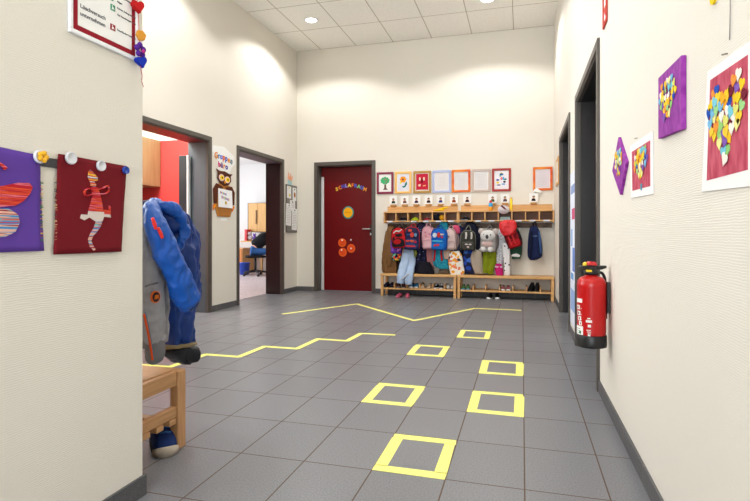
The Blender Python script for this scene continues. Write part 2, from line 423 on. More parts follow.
# ------------------------------------------------------------------ letters and signs on the red door
t = thing('door_lettering', at_y(350, 188, LY), 'row of small coloured letters in an arch on the red door', 'letters')
SL = [('S', (246, 214, 60)), ('C', (240, 130, 30)), ('H', (60, 80, 200)), ('L', (150, 150, 235)), ('A', (250, 220, 70)), ('F', (240, 120, 40)), ('R', (70, 90, 205)), ('A', (120, 205, 120)), ('U', (50, 110, 220)), ('M', (245, 150, 40))]
for i, (ch, col) in enumerate(SL):
    q = i/9; u = 337+q*28; v = 189.4-4*(1-(2*q-1)**2)
    b = B(); text_bm(b, ch, .078, back_fr(at_y(u, v, LY)).off(0, 0, 0, (1-2*q)*.28), .0005, .006, 0, 'CENTER', .0035); obj('letter', b, plastic(col, .5), t)
t = thing('round_sign', at_y(348.3, 219, LY), 'round yellow sign with turquoise rim on the red door', 'sign')
fr = back_fr(at_y(348.3, 212.6, LY))
b = B(); prism(b, ell(.098, .105, 0, 0, 32), fr, .0005, .008); obj('rim', b, paper((32, 160, 160)), t)
b = B(); prism(b, ell(.08, .087, 0, 0, 32), fr, .008, .014); obj('disc', b, paper((250, 178, 24)), t)
b = B()
for k in range(5): prism(b, rect(.012, .018, -.04+.02*k, .004*(k % 2)), fr, .014, .016)
obj('print', b, paper((205, 140, 30)), t)
for (u, v, cx, cy, lab) in ((342.3, 242.7, 0, .045, 'orange round sticker at top left of three on red door'), (351.2, 248.4, 0, 0, 'orange round sticker at right of three on red door'), (342.8, 252.3, -.02, .04, 'orange round sticker lowest of three on red door')):
    p = at_y(u, v, LY); fr = back_fr(p)
    t = thing('sticker', p, lab, 'sticker', 'orange stickers on the red door')
    b = B(); prism(b, ell(.072, .074, 0, 0, 28), fr, .0005, .005); obj('disc', b, paper((236, 96, 36)), t)
    b = B(); prism(b, ell(.05, .052, 0, 0, 24), fr, .005, .0065); obj('inner_disc', b, paper((226, 80, 34)), t)
    b = B(); prism(b, ell(.014, .014, cx, cy, 12), fr, .0065, .011); obj('white_dot', b, paper((250, 236, 220)), t)
b = B(); prism(b, ell(.013, .013, 0, 0, 14), back_fr(at_y(351, 239.8, LY)), .0005, .005)
tag(obj('white_dot_sticker', b, M_WHITE), 'tiny white dot alone above the orange stickers on red door', 'sticker')

# ------------------------------------------------------------------ ceiling downlights
M_LAMP = glow('lamp_glass', (255, 248, 232), 14)
LAMPS = [(-2.944, 7.0, 'downlight in the ceiling near the left back corner'), (-.445, 7.02, 'downlight at the top frame edge before the back wall'),
         (-2.944, 4.46, 'downlight over the hall near the red room'), (-.445, 4.46, 'downlight over the hall near the extinguisher'),
         (-.445, 1.96, 'downlight over the near end of the hall', 45), (-.445, -.8, 'downlight over the corridor behind the viewer', 45), (-2.944, 2.3, 'downlight over the bench in the near recess')]
def make_lamp(x, y, label, e=122):
    t = thing('ceiling_downlight', (x, y, H), label, 'lamp', 'round ceiling downlights')
    b = B(); n = 32
    prof = [(.105, H-.001), (.105, H-.008), (.09, H-.012), (.078, H-.006), (.078, H-.001)]
    loft(b, [[(x+r*math.cos(2*PI*k/n), y+r*math.sin(2*PI*k/n), z) for k in range(n)] for r, z in prof], False)
    obj('trim_ring', b, M_SILVER, t, 0, True)
    b = B(); prism(b, ell(.077, .077, 0, 0, 28), Fr((x, y, H), (1, 0, 0), (0, -1, 0), (0, 0, -1)), .001, .005)
    obj('lamp_glass', b, M_LAMP, t)
    l = bpy.data.lights.new('downlight', 'SPOT'); l.energy = e; l.spot_size = math.radians(142); l.spot_blend = .26; l.shadow_soft_size = .07
    l.color = (1, .985, .965)
    o = bpy.data.objects.new('downlight', l); C.objects.link(o); o.parent = t; o.location = (0, 0, -.02)
for a in LAMPS: make_lamp(*a)

# ------------------------------------------------------------------ tape on the floor
WX, DY_, GX, GY = .30, .404, -.891, 2.040
def tape_square(col, row, label):
    x0 = GX+col*WX; y0 = GY+row*DY_; x1 = x0+WX; y1 = y0+DY_*.985; w = .052; z0, z1 = .0004, .0014
    t = thing('tape_square', ((x0+x1)/2, (y0+y1)/2, 0), label, 'tape square', 'hopscotch squares of yellow tape')
    j = lambda: random.uniform(-.006, .006)
    for q in (((x0, y0), (x1+j(), y0+j()), (x1, y0+w), (x0, y0+w)), ((x0+j(), y1-w), (x1, y1-w), (x1+j(), y1), (x0, y1+j())),
              ((x0, y0+w*.9), (x0+w, y0+w*.9), (x0+w, y1-w*.9), (x0+j(), y1-w*.9)), ((x1-w, y0+w*.9), (x1, y0+w*.9), (x1+j(), y1-w*.9), (x1-w, y1-w*.9))):
        b = B(); prism(b, q, Fr((0, 0, 0), (1, 0, 0), (0, 1, 0), (0, 0, 1)), z0, z1); obj('tape_strip', b, M_YELLOW, t)
for c, r, l in ((1, 0, 'nearest and largest yellow tape square on the floor tiles'), (2, 2, 'yellow tape square at right of the second pair from the front'), (0, 2, 'yellow tape square at left of the second pair from the front'),
                (2, 4, 'yellow tape square at far right, fourth from the front'), (0, 5, 'yellow tape square at far left, fifth from the front'), (1, 7, 'farthest and smallest yellow tape square before the benches')):
    tape_square(c, r, l)
def tape_line(pts, w, label):
    t = thing('tape_line', (pts[0][0], pts[0][1], 0), label, 'tape line')
    for i, (p, q) in enumerate(zip(pts, pts[1:])):
        p, q = Vector((*p, 0)), Vector((*q, 0)); d = (q-p).normalized(); n = Vector((-d.y, d.x, 0))*w/2
        p = p-d*w*.25; q = q+d*w*.25
        b = B(); prism(b, [tuple(x)[:2] for x in (p-n, q-n, q+n, p+n)], Fr((0, 0, 0), (1, 0, 0), (0, 1, 0), (0, 0, 1)), .0004, .0012+.0004*(i % 2)); obj('tape_strip', b, M_YELLOW, t)
tape_line([(-2.75, 3.21), (-2.46, 3.22), (-2.435, 3.633), (-2.14, 3.634), (-2.125, 4.028), (-1.82, 4.025), (-1.805, 4.451), (-1.52, 4.442), (-1.504, 4.815), (-1.178, 4.825)], .05, 'yellow stair-step tape line running from the blue jacket to mid floor')
tape_line([(-2.776, 5.728), (-2.191, 6.825), (-1.16, 5.689), (-.589, 6.84), (-.026, 6.823)], .05, 'yellow zigzag tape line on the floor before the shoe benches')

# ================================================================== RACKS AND BENCHES
RY0, RZ0, RZ1, RZT = YB-.20, 1.155, 1.318, 1.41
HOOK_Z = 1.085
def coat_rack(x0, x1, n, label, tags):
    t = thing('coat_rack', ((x0+x1)/2, YB, RZ0), label, 'coat rack', 'wooden coat racks with cubbies')
    b = B(); box(b, x0+.02, x1-.02, YB-.018, YB-.001, RZ0-.005, RZT); obj('back_panel', b, M_WOOD, t, .003)
    b = B(); box(b, x0, x1, RY0, YB-.018, RZ1-.018, RZ1); obj('top_board', b, M_WOOD, t, .003)
    b = B(); box(b, x0, x1, RY0, YB-.018, RZ0, RZ0+.018); obj('bottom_board', b, M_WOOD, t, .003)
    b = B(); box(b, x0+.019, x1-.019, YB-.023, YB-.0185, RZ0+.019, RZ1-.019); obj('cubby_shade_panel', b, wood_mat('cubby_shade_brown', (122, 80, 48), (104, 66, 38), 5, 0), t)  # added dark panel, the shade inside the cubbies painted as brown
    st = (x1-x0-.018)/n
    for i in range(n+1):
        b = B(); xx = x0+i*st
        box(b, xx, xx+.018, RY0+.003, YB-.018, RZ0-.02 if i in (0, n) else RZ0+.018, RZ1-.018); obj('side_panel' if i in (0, n) else 'divider', b, M_WOODZ, t, .002)
    b = B(); box(b, x0+.02, x1-.02, YB-.02, YB-.001, 1.06, 1.13); obj('hook_rail', b, wood_mat('rail_wood', (120, 88, 60), (96, 70, 46), 5, 0), t, .003)
    for i in range(n):
        xc = x0+.009+(i+.5)*st
        b = B()
        tube(b, spline([(xc, YB-.02, 1.11), (xc, YB-.07, 1.105), (xc, YB-.085, 1.12), (xc, YB-.088, 1.135)], 3), .006, 6)
        for s in (-1, 1): tube(b, spline([(xc, YB-.02, 1.085), (xc+s*.03, YB-.05, 1.072), (xc+s*.04, YB-.065, 1.08), (xc+s*.042, YB-.068, 1.1)], 3), .006, 6)
        obj('hook', b, mat((90, 90, 96), .35, .7), t)
    for i in tags:
        xc = x0+.009+(i+.5)*st
        b = B(); prism(b, rect(.085, .02), back_fr((xc, RY0, RZ0+.006)), .001, .002); obj('name_tag', b, paper((226, 230, 242)), t)
    return [x0+.009+(i+.5)*st for i in range(n)], st
R1 = (-2.119, -.945); R2 = (-.94, .448)
c1, s1 = coat_rack(*R1, 6, 'wooden coat rack with six cubbies beside the red door', (0, 2, 3, 4, 5))
c2, s2 = coat_rack(*R2, 7, 'wooden coat rack with seven cubbies in the right corner', (1, 2, 3, 4, 5, 6))

BY0 = YB-.35
def shoe_bench(x0, x1, divs, label):
    t = thing('shoe_bench', ((x0+x1)/2, YB-.175, 0), label, 'bench', 'low shoe benches under the racks')
    b = B(); box(b, x0, x1, BY0, YB-.012, .312, .348); obj('seat', b, M_WOOD, t, .006)
    for xx in (x0+.005, x1-.045):
        for yy in (BY0+.005, YB-.057):
            b = B(); box(b, xx, xx+.04, yy, yy+.04, 0, .312); obj('leg', b, M_WOODZ, t, .004)
    b = B(); box(b, x0+.046, x1-.046, BY0+.012, YB-.02, .105, .128); obj('shelf', b, M_WOOD, t, .003)
    for xx in divs:
        b = B(); box(b, xx-.008, xx+.008, BY0+.02, YB-.03, .128, .2); obj('divider', b, M_WOODZ, t, .003)
    b = B()
    for xx in (x0+.01, x1-.04): box(b, xx, xx+.028, BY0+.045, YB-.06, .11, .15)
    obj('side_rail', b, M_WOOD, t, .003)
dv = lambda us: [at_y(u, 285, BY0).x for u in us]
shoe_bench(-2.132, -.948, dv((394, 406.5, 419.5, 432.5, 444.5)), 'low wooden shoe bench beside the red door')
shoe_bench(-.940, .444, dv((473, 485.5, 499.5, 513, 526.5, 540.5)), 'low wooden shoe bench in the right corner')

# ------------------------------------------------------------------ things in and on the racks
def cap(x, y, z, r, m, mb, label, head=-PI/2, name='cap', cat='cap', tilt=0):
    t = thing(name, (x, y, z), label, cat, 'hats and caps on the racks')
    b = B(); n = 20; rings = []
    for j in range(7):
        ph = j/6*PI/2*.97; rings.append([(x+r*math.cos(ph)*math.cos(2*PI*k/n), y+r*math.cos(ph)*math.sin(2*PI*k/n), z+r*.85*math.sin(ph)) for k in range(n)])
    loft(b, rings); cr_ = obj('crown', b, m, t, 0, True)
    b = B(); out = []
    for k in range(13):
        a = head-.95+1.9*k/12; out.append((x+r*.98*math.cos(a), y+r*.98*math.sin(a)))
    for k in range(13):
        a = head+.95-1.9*k/12; w = r*(1.0+.75*math.sin(PI*k/12)**.6); out.append((x+w*math.cos(a), y+w*math.sin(a)))
    prism(b, out[::1], Fr((0, 0, z), (1, 0, 0), (0, 1, 0), (0, 0, 1)), .001, .007); obj('brim', b, mb, t, .002)
    b = B(); ball(b, (x, y, z+r*.85), .008, .008, .006, 6); obj('button', b, mb, cr_)
CF = RZ0+.0185; CYY = YB-.115
cap(c1[1], CYY+.01, CF, .066, cloth((26, 26, 32)), cloth((190, 196, 204)), 'black cap with pale brim in the second cubby from the door')
cap(c1[2]+.005, CYY, CF, .066, cloth((178, 196, 36)), cloth((216, 214, 40)), 'yellow-green cap lying in the third cubby from the door', -PI/2+.6)
cap(c1[3], CYY, CF, .06, cloth((150, 40, 52)), cloth((232, 226, 230)), 'dark red cap with white brim in the fourth cubby', -PI/2+.5)
b = B(); ball(b, (c1[4]-.04, CYY, CF+.052), .06, .06, .052, 12, .25); tag(obj('knitted_hat', b, cloth((22, 28, 46))), 'dark navy hat crumpled in the fifth cubby beside yellow', 'hat', 'hats and caps on the racks')
b = B(); ball(b, (c1[4]+.047, CYY-.01, CF+.047), .042, .05, .046, 12, .2); tag(obj('knitted_hat', b, cloth((244, 176, 30))), 'golden yellow hat in the fifth cubby', 'hat', 'hats and caps on the racks')
cap(c2[0], CYY, CF, .066, cloth((24, 24, 30)), cloth((236, 238, 240)), 'black cap with white brim in the first cubby of right rack', -PI/2-.3)
b = B()
for k, w in enumerate((.16, .15, .14)): box(b, c2[3]-w/2, c2[3]+w/2, RY0+.015, YB-.03, CF+.001+k*.016, CF+.015+k*.016)
tag(obj('folded_cloth', b, cloth((186, 214, 214)), None, .007), 'pale teal folded cloth in the cubby under the white hat', 'cloth')
# yellow fabric toy on the left rack top
yb = RY0+.055
b = B(); p0 = at_y(433.5, 210.8, yb); p1 = at_y(447.5, 207.5, yb)
tube(b, spline([(p0.x, yb, RZ1+.017), (p0.x+.06, yb, RZ1+.017), (p0.x+.12, yb, RZ1+.02), (p0.x+.17, yb, RZ1+.017)], 5), lerp_list([.008, .016, .016, .012], 16), 10)
tube(b, spline([(p0.x+.07, yb+.02, RZ1+.024), (p0.x+.12, yb+.01, RZ1+.035), (p0.x+.17, yb, RZ1+.05), (p0.x+.225, yb, RZ1+.055)], 5), lerp_list([.012, .017, .015, .008], 16), 10)
tag(obj('yellow_scarf', b, cloth((252, 206, 20))), 'bright yellow scarf lying on the left rack', 'scarf')
# bottle
p = at_y(490.6, 211, RY0+.06); bx, by = p.x, RY0+.06
t = thing('drinking_bottle', (bx, by, RZ1), 'orange and blue drinking bottle with red lid on right rack', 'bottle')
b = B(); lathe(b, [(.026, RZ1+.001), (.03, RZ1+.006), (.03, RZ1+.055), (.028, RZ1+.06)], bx, by, 20); obj('lower_body', b, plastic((248, 168, 26)), t, 0, True)
b = B(); lathe(b, [(.028, RZ1+.06), (.03, RZ1+.068), (.03, RZ1+.105), (.02, RZ1+.118)], bx, by, 20); obj('upper_body', b, plastic((52, 168, 226)), t, 0, True)
b = B(); lathe(b, [(.02, RZ1+.118), (.021, RZ1+.13), (.019, RZ1+.148), (.008, RZ1+.156)], bx, by, 20); obj('lid', b, plastic((216, 40, 52)), t, 0, True)
# round sun hat hanging over the cubby edge
p = at_y(503.5, 209.5, RY0-.02); hy = RY0-.0015
t = thing('sun_hat', p, 'white round sun hat leaning on the right rack edge', 'hat', 'hats and caps on the racks')
fr = back_fr((p.x, hy, p.z)).off(0, 0, 0, -.1)
b = B(); n = 28; rings = []
for r, d in ((.082, .002), (.084, .006), (.06, .012), (.045, .026), (.03, .036), (.008, .04)): rings.append([fr.p(r*math.cos(2*PI*k/n)*1.02, r*math.sin(2*PI*k/n)*(.8+.0*k), d-.0) for k in range(n)])
loft(b, rings); obj('crown', b, cloth((240, 232, 234)), t, 0, True)
b = B(); prism(b, [(-.05, .045), (.01, .005), (.05, .0), (.02, .03), (-.03, .065)], fr, .036, .044); obj('bow', b, cloth((120, 56, 70)), t, .003)
# yellow tube
p = at_y(511.2, 211, RY0+.03)
t = thing('yellow_tube', (p.x, RY0+.03, RZ1), 'tall thin yellow tube standing on the right rack', 'bottle')
b = B(); lathe(b, [(.018, RZ1+.001), (.019, RZ1+.004), (.019, RZ1+.165), (.015, RZ1+.17)], p.x, RY0+.03, 18); obj('body', b, plastic((250, 212, 28)), t, 0, True)
b = B(); lathe(b, [(.013, RZ1+.17), (.013, RZ1+.19), (.009, RZ1+.194)], p.x, RY0+.03, 18); obj('cap', b, plastic((236, 170, 30)), t, 0, True)

# photo cards standing on the racks
CARDS = [(393.3, (30, 60, 50), 'above the first cubby beside the red door'), (404.6, (120, 84, 80), 'above the second cubby from the red door'), (416.4, (60, 40, 80), 'above the third cubby from the red door'), (428.5, (50, 40, 50), 'above the fourth cubby from the red door'),
         (440.6, (50, 60, 130), 'above the yellow scarf on the left rack'), (453.8, (150, 70, 40), 'at the right end of the left rack'), (467.2, (70, 50, 60), 'at the left end of the right rack'), (492.6, (60, 90, 50), 'behind the drinking bottle'),
         (505, (90, 70, 80), 'behind the white sun hat'), (533.6, (24, 24, 30), 'below the corner picture, alone at right')]
for i, (u, col, where) in enumerate(CARDS):
    p = at_y(u, 199, YB-.03); x = p.x; zb = RZT+.004; cw, chh = .128, .135
    t = thing('photo_card', (x, YB-.03, RZT), 'white card with a small portrait '+where, 'photo card', 'portrait cards on top of the racks')
    fr = back_fr((x, YB-.022, zb+.028+chh/2)).off(0, 0, 0, random.uniform(-.03, .03))
    b = B(); box(b, x-.045, x+.045, YB-.05, YB-.002, RZT+.0005, zb+.026); obj('wooden_foot', b, wood_mat('foot_wood%d' % i, (196, 146, 80), (176, 124, 62), 6, 0), t, .003)
    b = B(); prism(b, rect(cw, chh), fr, -.002, .003); cd_ = obj('card', b, M_WHITE, t)
    b = B(); prism(b, [(-.03, -.05), (.03, -.05), (.026, -.02), (.012, -.008), (-.012, -.008), (-.026, -.02)], fr, .003, .0045); obj('portrait_shirt', b, paper(col), cd_)
    b = B(); prism(b, ell(.017, .02, 0, .006, 14), fr, .003, .0048); obj('portrait_face', b, paper((206, 160, 136)), cd_)
    b = B(); prism(b, [(-.02, .004), (-.018, .022), (0, .033), (.018, .022), (.02, .004), (.012, .016), (-.012, .016)], fr, .003, .0052); obj('portrait_hair', b, paper((60, 42, 34)), cd_)
b = B(); p = at_y(537, 190.8, YB-.02)
fr = back_fr(p)
prism(b, [(-.07, -.03), (-.02, -.012), (.05, -.035), (.075, -.01), (.03, .015), (.0, .045), (-.03, .03)], fr, .0, .012)
tag(obj('folded_paper', b, M_WHITE), 'white folded paper leaning over the corner picture frame', 'paper')
# ------------------------------------------------------------------ framed pictures over the racks
M_ORANGE = ramp_mat('orange_frame', 'noise', [(.35, (236, 140, 36)), (.62, (206, 70, 40))], 4, .5, (1, 1, 1), False)
PICS = [(-2.282, -2.004, mat((132, 18, 62), .45), M_WHITE, 'tree', 'maroon framed picture of a green tree'),
        (-1.979, -1.707, mat((244, 190, 104), .5), paper((224, 226, 240)), 'flower', 'yellow framed picture of an orange flower'),
        (-1.675, -1.392, mat((178, 136, 56), .5), paper((196, 36, 62)), 'figure', 'gold framed red picture with pale figures'),
        (-1.368, -1.075, mat((178, 188, 226), .5), paper((226, 222, 220)), 'text', 'light blue framed pale sheet'),
        (-1.060, -.773, M_ORANGE, paper((222, 220, 222)), 'text', 'orange framed pale sheet between the blue and grey frames'),
        (-.750, -.469, mat((196, 178, 168), .5), paper((224, 222, 222)), 'text', 'grey-beige framed pale sheet'),
        (-.446, -.164, mat((164, 26, 22), .45), paper((236, 232, 240)), 'fish', 'red framed picture with many coloured spots'),
        (.157, .436, M_ORANGE, paper((222, 214, 220)), 'text', 'orange framed pale sheet alone in the right corner')]
for x0, x1, mf, mp, kind, lab in PICS:
    w = x1-x0; zc = (1.615+1.97)/2; hh = .352
    fr = back_fr(((x0+x1)/2, YB, zc)).off(0, 0, 0, random.uniform(-.008, .008))
    t = thing('picture_frame', ((x0+x1)/2, YB, zc-hh/2), lab+' on the back wall', 'picture', 'framed pictures in a row over the coat racks')
    fwid = .034
    b = B(); border(b, fr, w, hh, fwid, .001, .02); obj('frame', b, mf, t, .003)
    b = B(); prism(b, rect(w-2*fwid+.004, hh-2*fwid+.004), fr, .001, .008); obj('mount', b, M_WHITE, t)
    b = B(); prism(b, rect(w-2*fwid-.02, hh-2*fwid-.02), fr, .008, .0095); sh_ = obj('sheet', b, mp, t)
    D = (.0095, .011)
    def bit(out, col, name='drawing'):
        b = B(); prism(b, out, fr, *D); obj(name, b, paper(col), sh_)
    if kind == 'tree':
        bit([(-.035, -.11), (.05, -.11), (.02, -.08), (.016, -.02), (-.012, -.02), (-.014, -.08)], (120, 96, 84), 'tree_trunk')
        bit([(.074*math.cos(a)*(1+.08*math.sin(9*a)), .04+.058*math.sin(a)*(1+.08*math.sin(9*a))) for a in [2*PI*k/40 for k in range(40)]], (70, 184, 120), 'tree_crown')
        b = B()
        for k in range(9): prism(b, ell(.008, .008, random.uniform(-.05, .05), random.uniform(.01, .08), 8), fr, .011, .012)
        obj('fruit', b, paper((170, 120, 110)), sh_)
    elif kind == 'flower':
        b = B()
        for k in range(6): prism(b, ell(.024, .02, .0+.032*math.cos(k*PI/3), .05+.032*math.sin(k*PI/3), 12), fr, .0095, .011+.0002*k)
        obj('petals', b, paper((246, 158, 34)), sh_)
        b = B(); prism(b, ell(.017, .017, -.004, .05, 12), fr, .0112, .0125); obj('flower_centre', b, paper((130, 40, 80)), sh_)
        bit([(-.02, -.06), (.02, -.055), (.035, -.01), (.06, .02), (.065, -.03), (.035, -.075), (.0, -.085)], (22, 124, 118), 'leaf')
        bit(ell(.016, .02, -.04, .0, 12), (236, 226, 60), 'bud')
    elif kind == 'figure':
        for ox in (-.036, .03): bit(ell(.014, .03, ox, .05, 12), (232, 216, 196), 'pale_shape')
        bit(ell(.022, .04, -.002, .02, 14), (130, 10, 30), 'dark_shape')
        bit([(-.065, -.04), (-.02, -.03), (-.03, -.07), (-.06, -.065)], (236, 216, 190), 'pale_shape')
        bit([(.01, -.055), (.055, -.045), (.06, -.065), (.015, -.07)], (230, 180, 120), 'pale_shape')
        bit(rect(.17, .012, 0, -.128), (226, 214, 200), 'pale_strip')
    elif kind == 'fish':
        for (a, c, rx, ry, col) in ((0, .085, .03, .018, (60, 120, 170)), (0, .1, .016, .012, (240, 220, 80)), (-.055, .0, .024, .014, (50, 70, 170)), (0, .02, .016, .026, (236, 130, 130)), (.03, .02, .015, .024, (80, 170, 220)), (.06, .008, .02, .013, (40, 130, 110)),
                                   (-.055, -.04, .022, .016, (246, 216, 50)), (.045, -.03, .02, .016, (70, 40, 60)), (-.04, -.078, .03, .01, (70, 80, 110)), (.03, -.065, .028, .01, (70, 150, 210)), (-.02, .06, .012, .01, (60, 160, 90))):
            bit(ell(rx, ry, a, c, 12), col, 'coloured_shape')
    else:
        b = B()
        for k in range(9): prism(b, rect(.13-.03*(k % 3 == 2), .004, -.0, .09-.022*k), fr, *D)
        obj('faint_lines', b, paper((208, 206, 208)), sh_)
# picture on the right wall seen edge-on near the back corner
M_PALEF = wood_mat('pale_frame', (226, 176, 96), (206, 150, 76), 5, 2)
t = thing('picture_frame', (XR, 7.29, 1.6), 'pale wood framed picture on the right wall corner, seen edge-on', 'picture', 'framed pictures in a row over the coat racks')
fr = right_fr((XR, 7.29, 1.79)); b = B(); border(b, fr, .46, .36, .04, .001, .014); obj('frame', b, M_PALEF, t, .003)
b = B(); prism(b, rect(.354, .294), fr, .001, .008); obj('sheet', b, M_WHITE, t)
# ================================================================== CLOTHES AND BAGS ON THE HOOKS
def garment(bm, rows, Y, th, folds=5, amp=.18, wr=.006, n=30, rings=22, mi=0, seed=0.0, axis='y', taper=.5):
    """hanging cloth with real thickness: rows = (v, left u, right u) read on the plane it hangs in"""
    L = []
    for v, ul, ur in rows:
        if axis == 'y': a, c = at_y(ul, v, Y), at_y(ur, v, Y); L.append((Vector((a.z, a.x, c.x))))
        else: a, c = at_x(ul, v, Y), at_x(ur, v, Y); L.append(Vector((a.z, a.y, c.y)))
    L = spline(L, max(2, int(rings/len(L))+1))
    out = []; N_ = len(L)
    for i, q in enumerate(L):
        z, a0, a1 = q; cx = (a0+a1)/2; rx = abs(a1-a0)/2; t = i/(N_-1)
        hy = th*(taper+(1-taper)*min(1, t*4))*(1-.25*max(0, t-.85)/.15)
        ring = []
        for k in range(n):
            ph = 2*PI*k/n
            f = 1+amp*math.sin(folds*ph+seed+2.2*t)*min(1, t*3+.2)+.5*amp*math.sin((folds*2+1)*ph+seed*2-3*t)
            ca, sa = math.cos(ph), math.sin(ph)
            x = cx+rx*math.copysign(abs(ca)**.8, ca); y = hy*f*math.copysign(abs(sa)**.8, sa)
            p = Vector((x, Y+y, z)) if axis == 'y' else Vector((Y+y, x, z))
            nz = noise.noise(Vector((p.x*13+seed, p.y*13, p.z*8)))+.7*ridge(Vector((p.x*17+seed, p.y*20+p.z*9, p.z*13)))+.3*noise.noise(Vector((p.x*45+seed, p.y*45, p.z*30)))
            d = wr*nz
            if axis == 'y': p += Vector((d*.5*ca, d*sa*1.3, d))
            else: p += Vector((d*sa*1.3, d*.5*ca, d))
            ring.append(p)
        out.append(ring)
    loft(bm, out, True, mi)
def limb(bm, pts, rad, flat=.6, wr=.012, seg=14, mi=0, n=6, up=(0, 1, 0)):
    P = spline(pts, n); tube(bm, P, lerp_list(rad, len(P)), seg, flat, mi, wr, up)

HY = YB-.08
def hang_loop(t, p, m):
    """little loop from the top of the thing up to its hook"""
    b = B(); x, y, z = p
    tube(b, spline([(x-.012, y, z-.01), (x-.012, (y+HY)/2, (z+HOOK_Z)/2), (x, HY, max(z+.02, HOOK_Z)+.012), (x+.012, (y+HY)/2, (z+HOOK_Z)/2), (x+.012, y, z-.01)], 4), .005, 6)
    return obj('loop', b, m, t)

GRP_C = 'clothes hanging under the coat racks'; GRP_B = 'backpacks hanging under the coat racks'
def cloth_thing(name, label, cat, m, rows, Y, th, **kw):
    p = at_y((rows[0][1]+rows[0][2])/2, rows[0][0], Y)
    zb = at_y(rows[-1][1], rows[-1][0], Y).z
    t = thing(name, (p.x, Y, zb), label, cat, GRP_C)
    b = B(); garment(b, rows, Y, th, **kw); obj(kw.get('part', 'body'), b, m, t, 0, True)
    return t
def sleeve(t, m, pts, rad, name='sleeve', flat=.7):
    b = B(); limb(b, [at_y(u, v, Y) for u, v, Y in pts], rad, flat); return obj(name, b, m, t, 0, True)

m_brown = cloth((134, 96, 58))
t = cloth_thing('jacket', 'long brown jacket at the left end of the rack beside the red door', 'jacket', m_brown, [(226, 389, 393), (231, 387, 396), (245, 385, 396), (260, 382.5, 397), (270, 382, 397.5), (273.3, 384, 396)], 8.06, .07, folds=4, amp=.2, seed=1.0)
sleeve(t, m_brown, [(391, 231, 8.0), (391, 245, 7.99), (390, 258, 7.985), (389, 266, 7.985)], [.03, .038, .035, .03])
sleeve(t, m_brown, [(387.5, 231, 8.02), (385.5, 244, 8.01), (384, 257, 8.01), (383.5, 264, 8.0)], [.026, .034, .033, .03])
hang_loop(t, at_y(391, 226, 8.06), m_brown)

m_purple = ramp_mat('purple_print', 'voronoi_colour', [(0, (98, 56, 160)), (.45, (128, 76, 196)), (.8, (70, 40, 120)), (.92, (226, 130, 190))], 26)
t = cloth_thing('gym_bag', 'purple patterned gym bag behind the red and black backpack', 'bag', m_purple, [(234, 392, 396), (238, 391, 401), (248, 390.5, 401.5), (253.5, 391, 401.5)], 7.985, .035, folds=3, amp=.1, seed=2)
b = B(); p = at_y(396, 256, 7.985); garment(b, [(253.4, 391.5, 401), (257, 392, 401), (260.5, 393, 400)], 7.985, .03, rings=8)
obj('lower_panel', b, ramp_mat('bright_dots', 'voronoi_colour', [(0, (30, 26, 40)), (.45, (230, 60, 50)), (.65, (250, 200, 60)), (.85, (70, 190, 170))], 40), t, 0, True)
cloth_thing('jacket', 'black jacket hanging between the purple bag and pale jeans', 'jacket', cloth((30, 28, 34)), [(227, 397, 401), (232, 395, 404), (250, 396, 405), (262, 397, 404), (271, 398, 402)], 8.09, .045, seed=3)
cloth_thing('scarf', 'beige cloth above the pale blue jeans', 'scarf', cloth((206, 184, 152)), [(245, 404, 408), (252, 402.5, 409), (262, 401.5, 408), (270, 400.5, 405)], 8.0, .03, seed=4, folds=3)

# pale blue jeans hanging over the bench edge
m_jean = mat((166, 188, 216), .85, 0, .2, 14, .3, 300)
p = at_y(407, 283, 7.77)
t = thing('snow_trousers', (p.x, 7.9, p.z), 'pale blue trousers hanging over the front of the bench', 'trousers', GRP_C)
b = B(); limb(b, [at_y(408, 249, 7.99), at_y(406.5, 256, 7.94), at_y(404, 266, 7.86), at_y(401.5, 275, 7.775), at_y(400.5, 283.5, 7.765)], [.05, .07, .07, .062, .055], .62, .014); obj('trouser_leg', b, m_jean, t, 0, True)
b = B(); limb(b, [at_y(412, 249, 7.99), at_y(411.5, 258, 7.95), at_y(410.5, 268, 7.87), at_y(409, 277, 7.775), at_y(408.5, 284.5, 7.765)], [.05, .065, .062, .058, .05], .62, .014); obj('trouser_leg', b, m_jean, t, 0, True)
b = B(); limb(b, [at_y(402, 279, 7.72), at_y(409, 273.5, 7.72)], [.012, .012], .6, .004, 8); obj('drawstring', b, cloth((220, 226, 236)), t, 0, True)

m_nd = dots('navy_dots', (22, 24, 56), (150, 150, 210), 26, .2)
t = cloth_thing('jacket', 'dark navy jacket with small coloured dots beside the pink backpack', 'jacket', m_nd, [(223, 419, 424), (228, 416.5, 427), (245, 415, 428), (262, 414.5, 428), (271, 414, 427), (273, 416, 426)], 8.06, .06, folds=5, seed=5)
sleeve(t, m_nd, [(420, 228, 8.0), (419.5, 244, 7.98), (419, 258, 7.98), (418.5, 267, 7.97)], [.028, .036, .034, .03])
hang_loop(t, at_y(421.5, 223, 8.06), m_nd)
cloth_thing('trousers', 'black trousers folded on the bench below the navy dotted jacket', 'trousers', cloth((22, 22, 34)), [(262, 418, 430), (268, 417, 433), (272.5, 417, 434.5), (274, 418, 434)], 7.935, .06, folds=3, amp=.12, seed=6, rings=10)

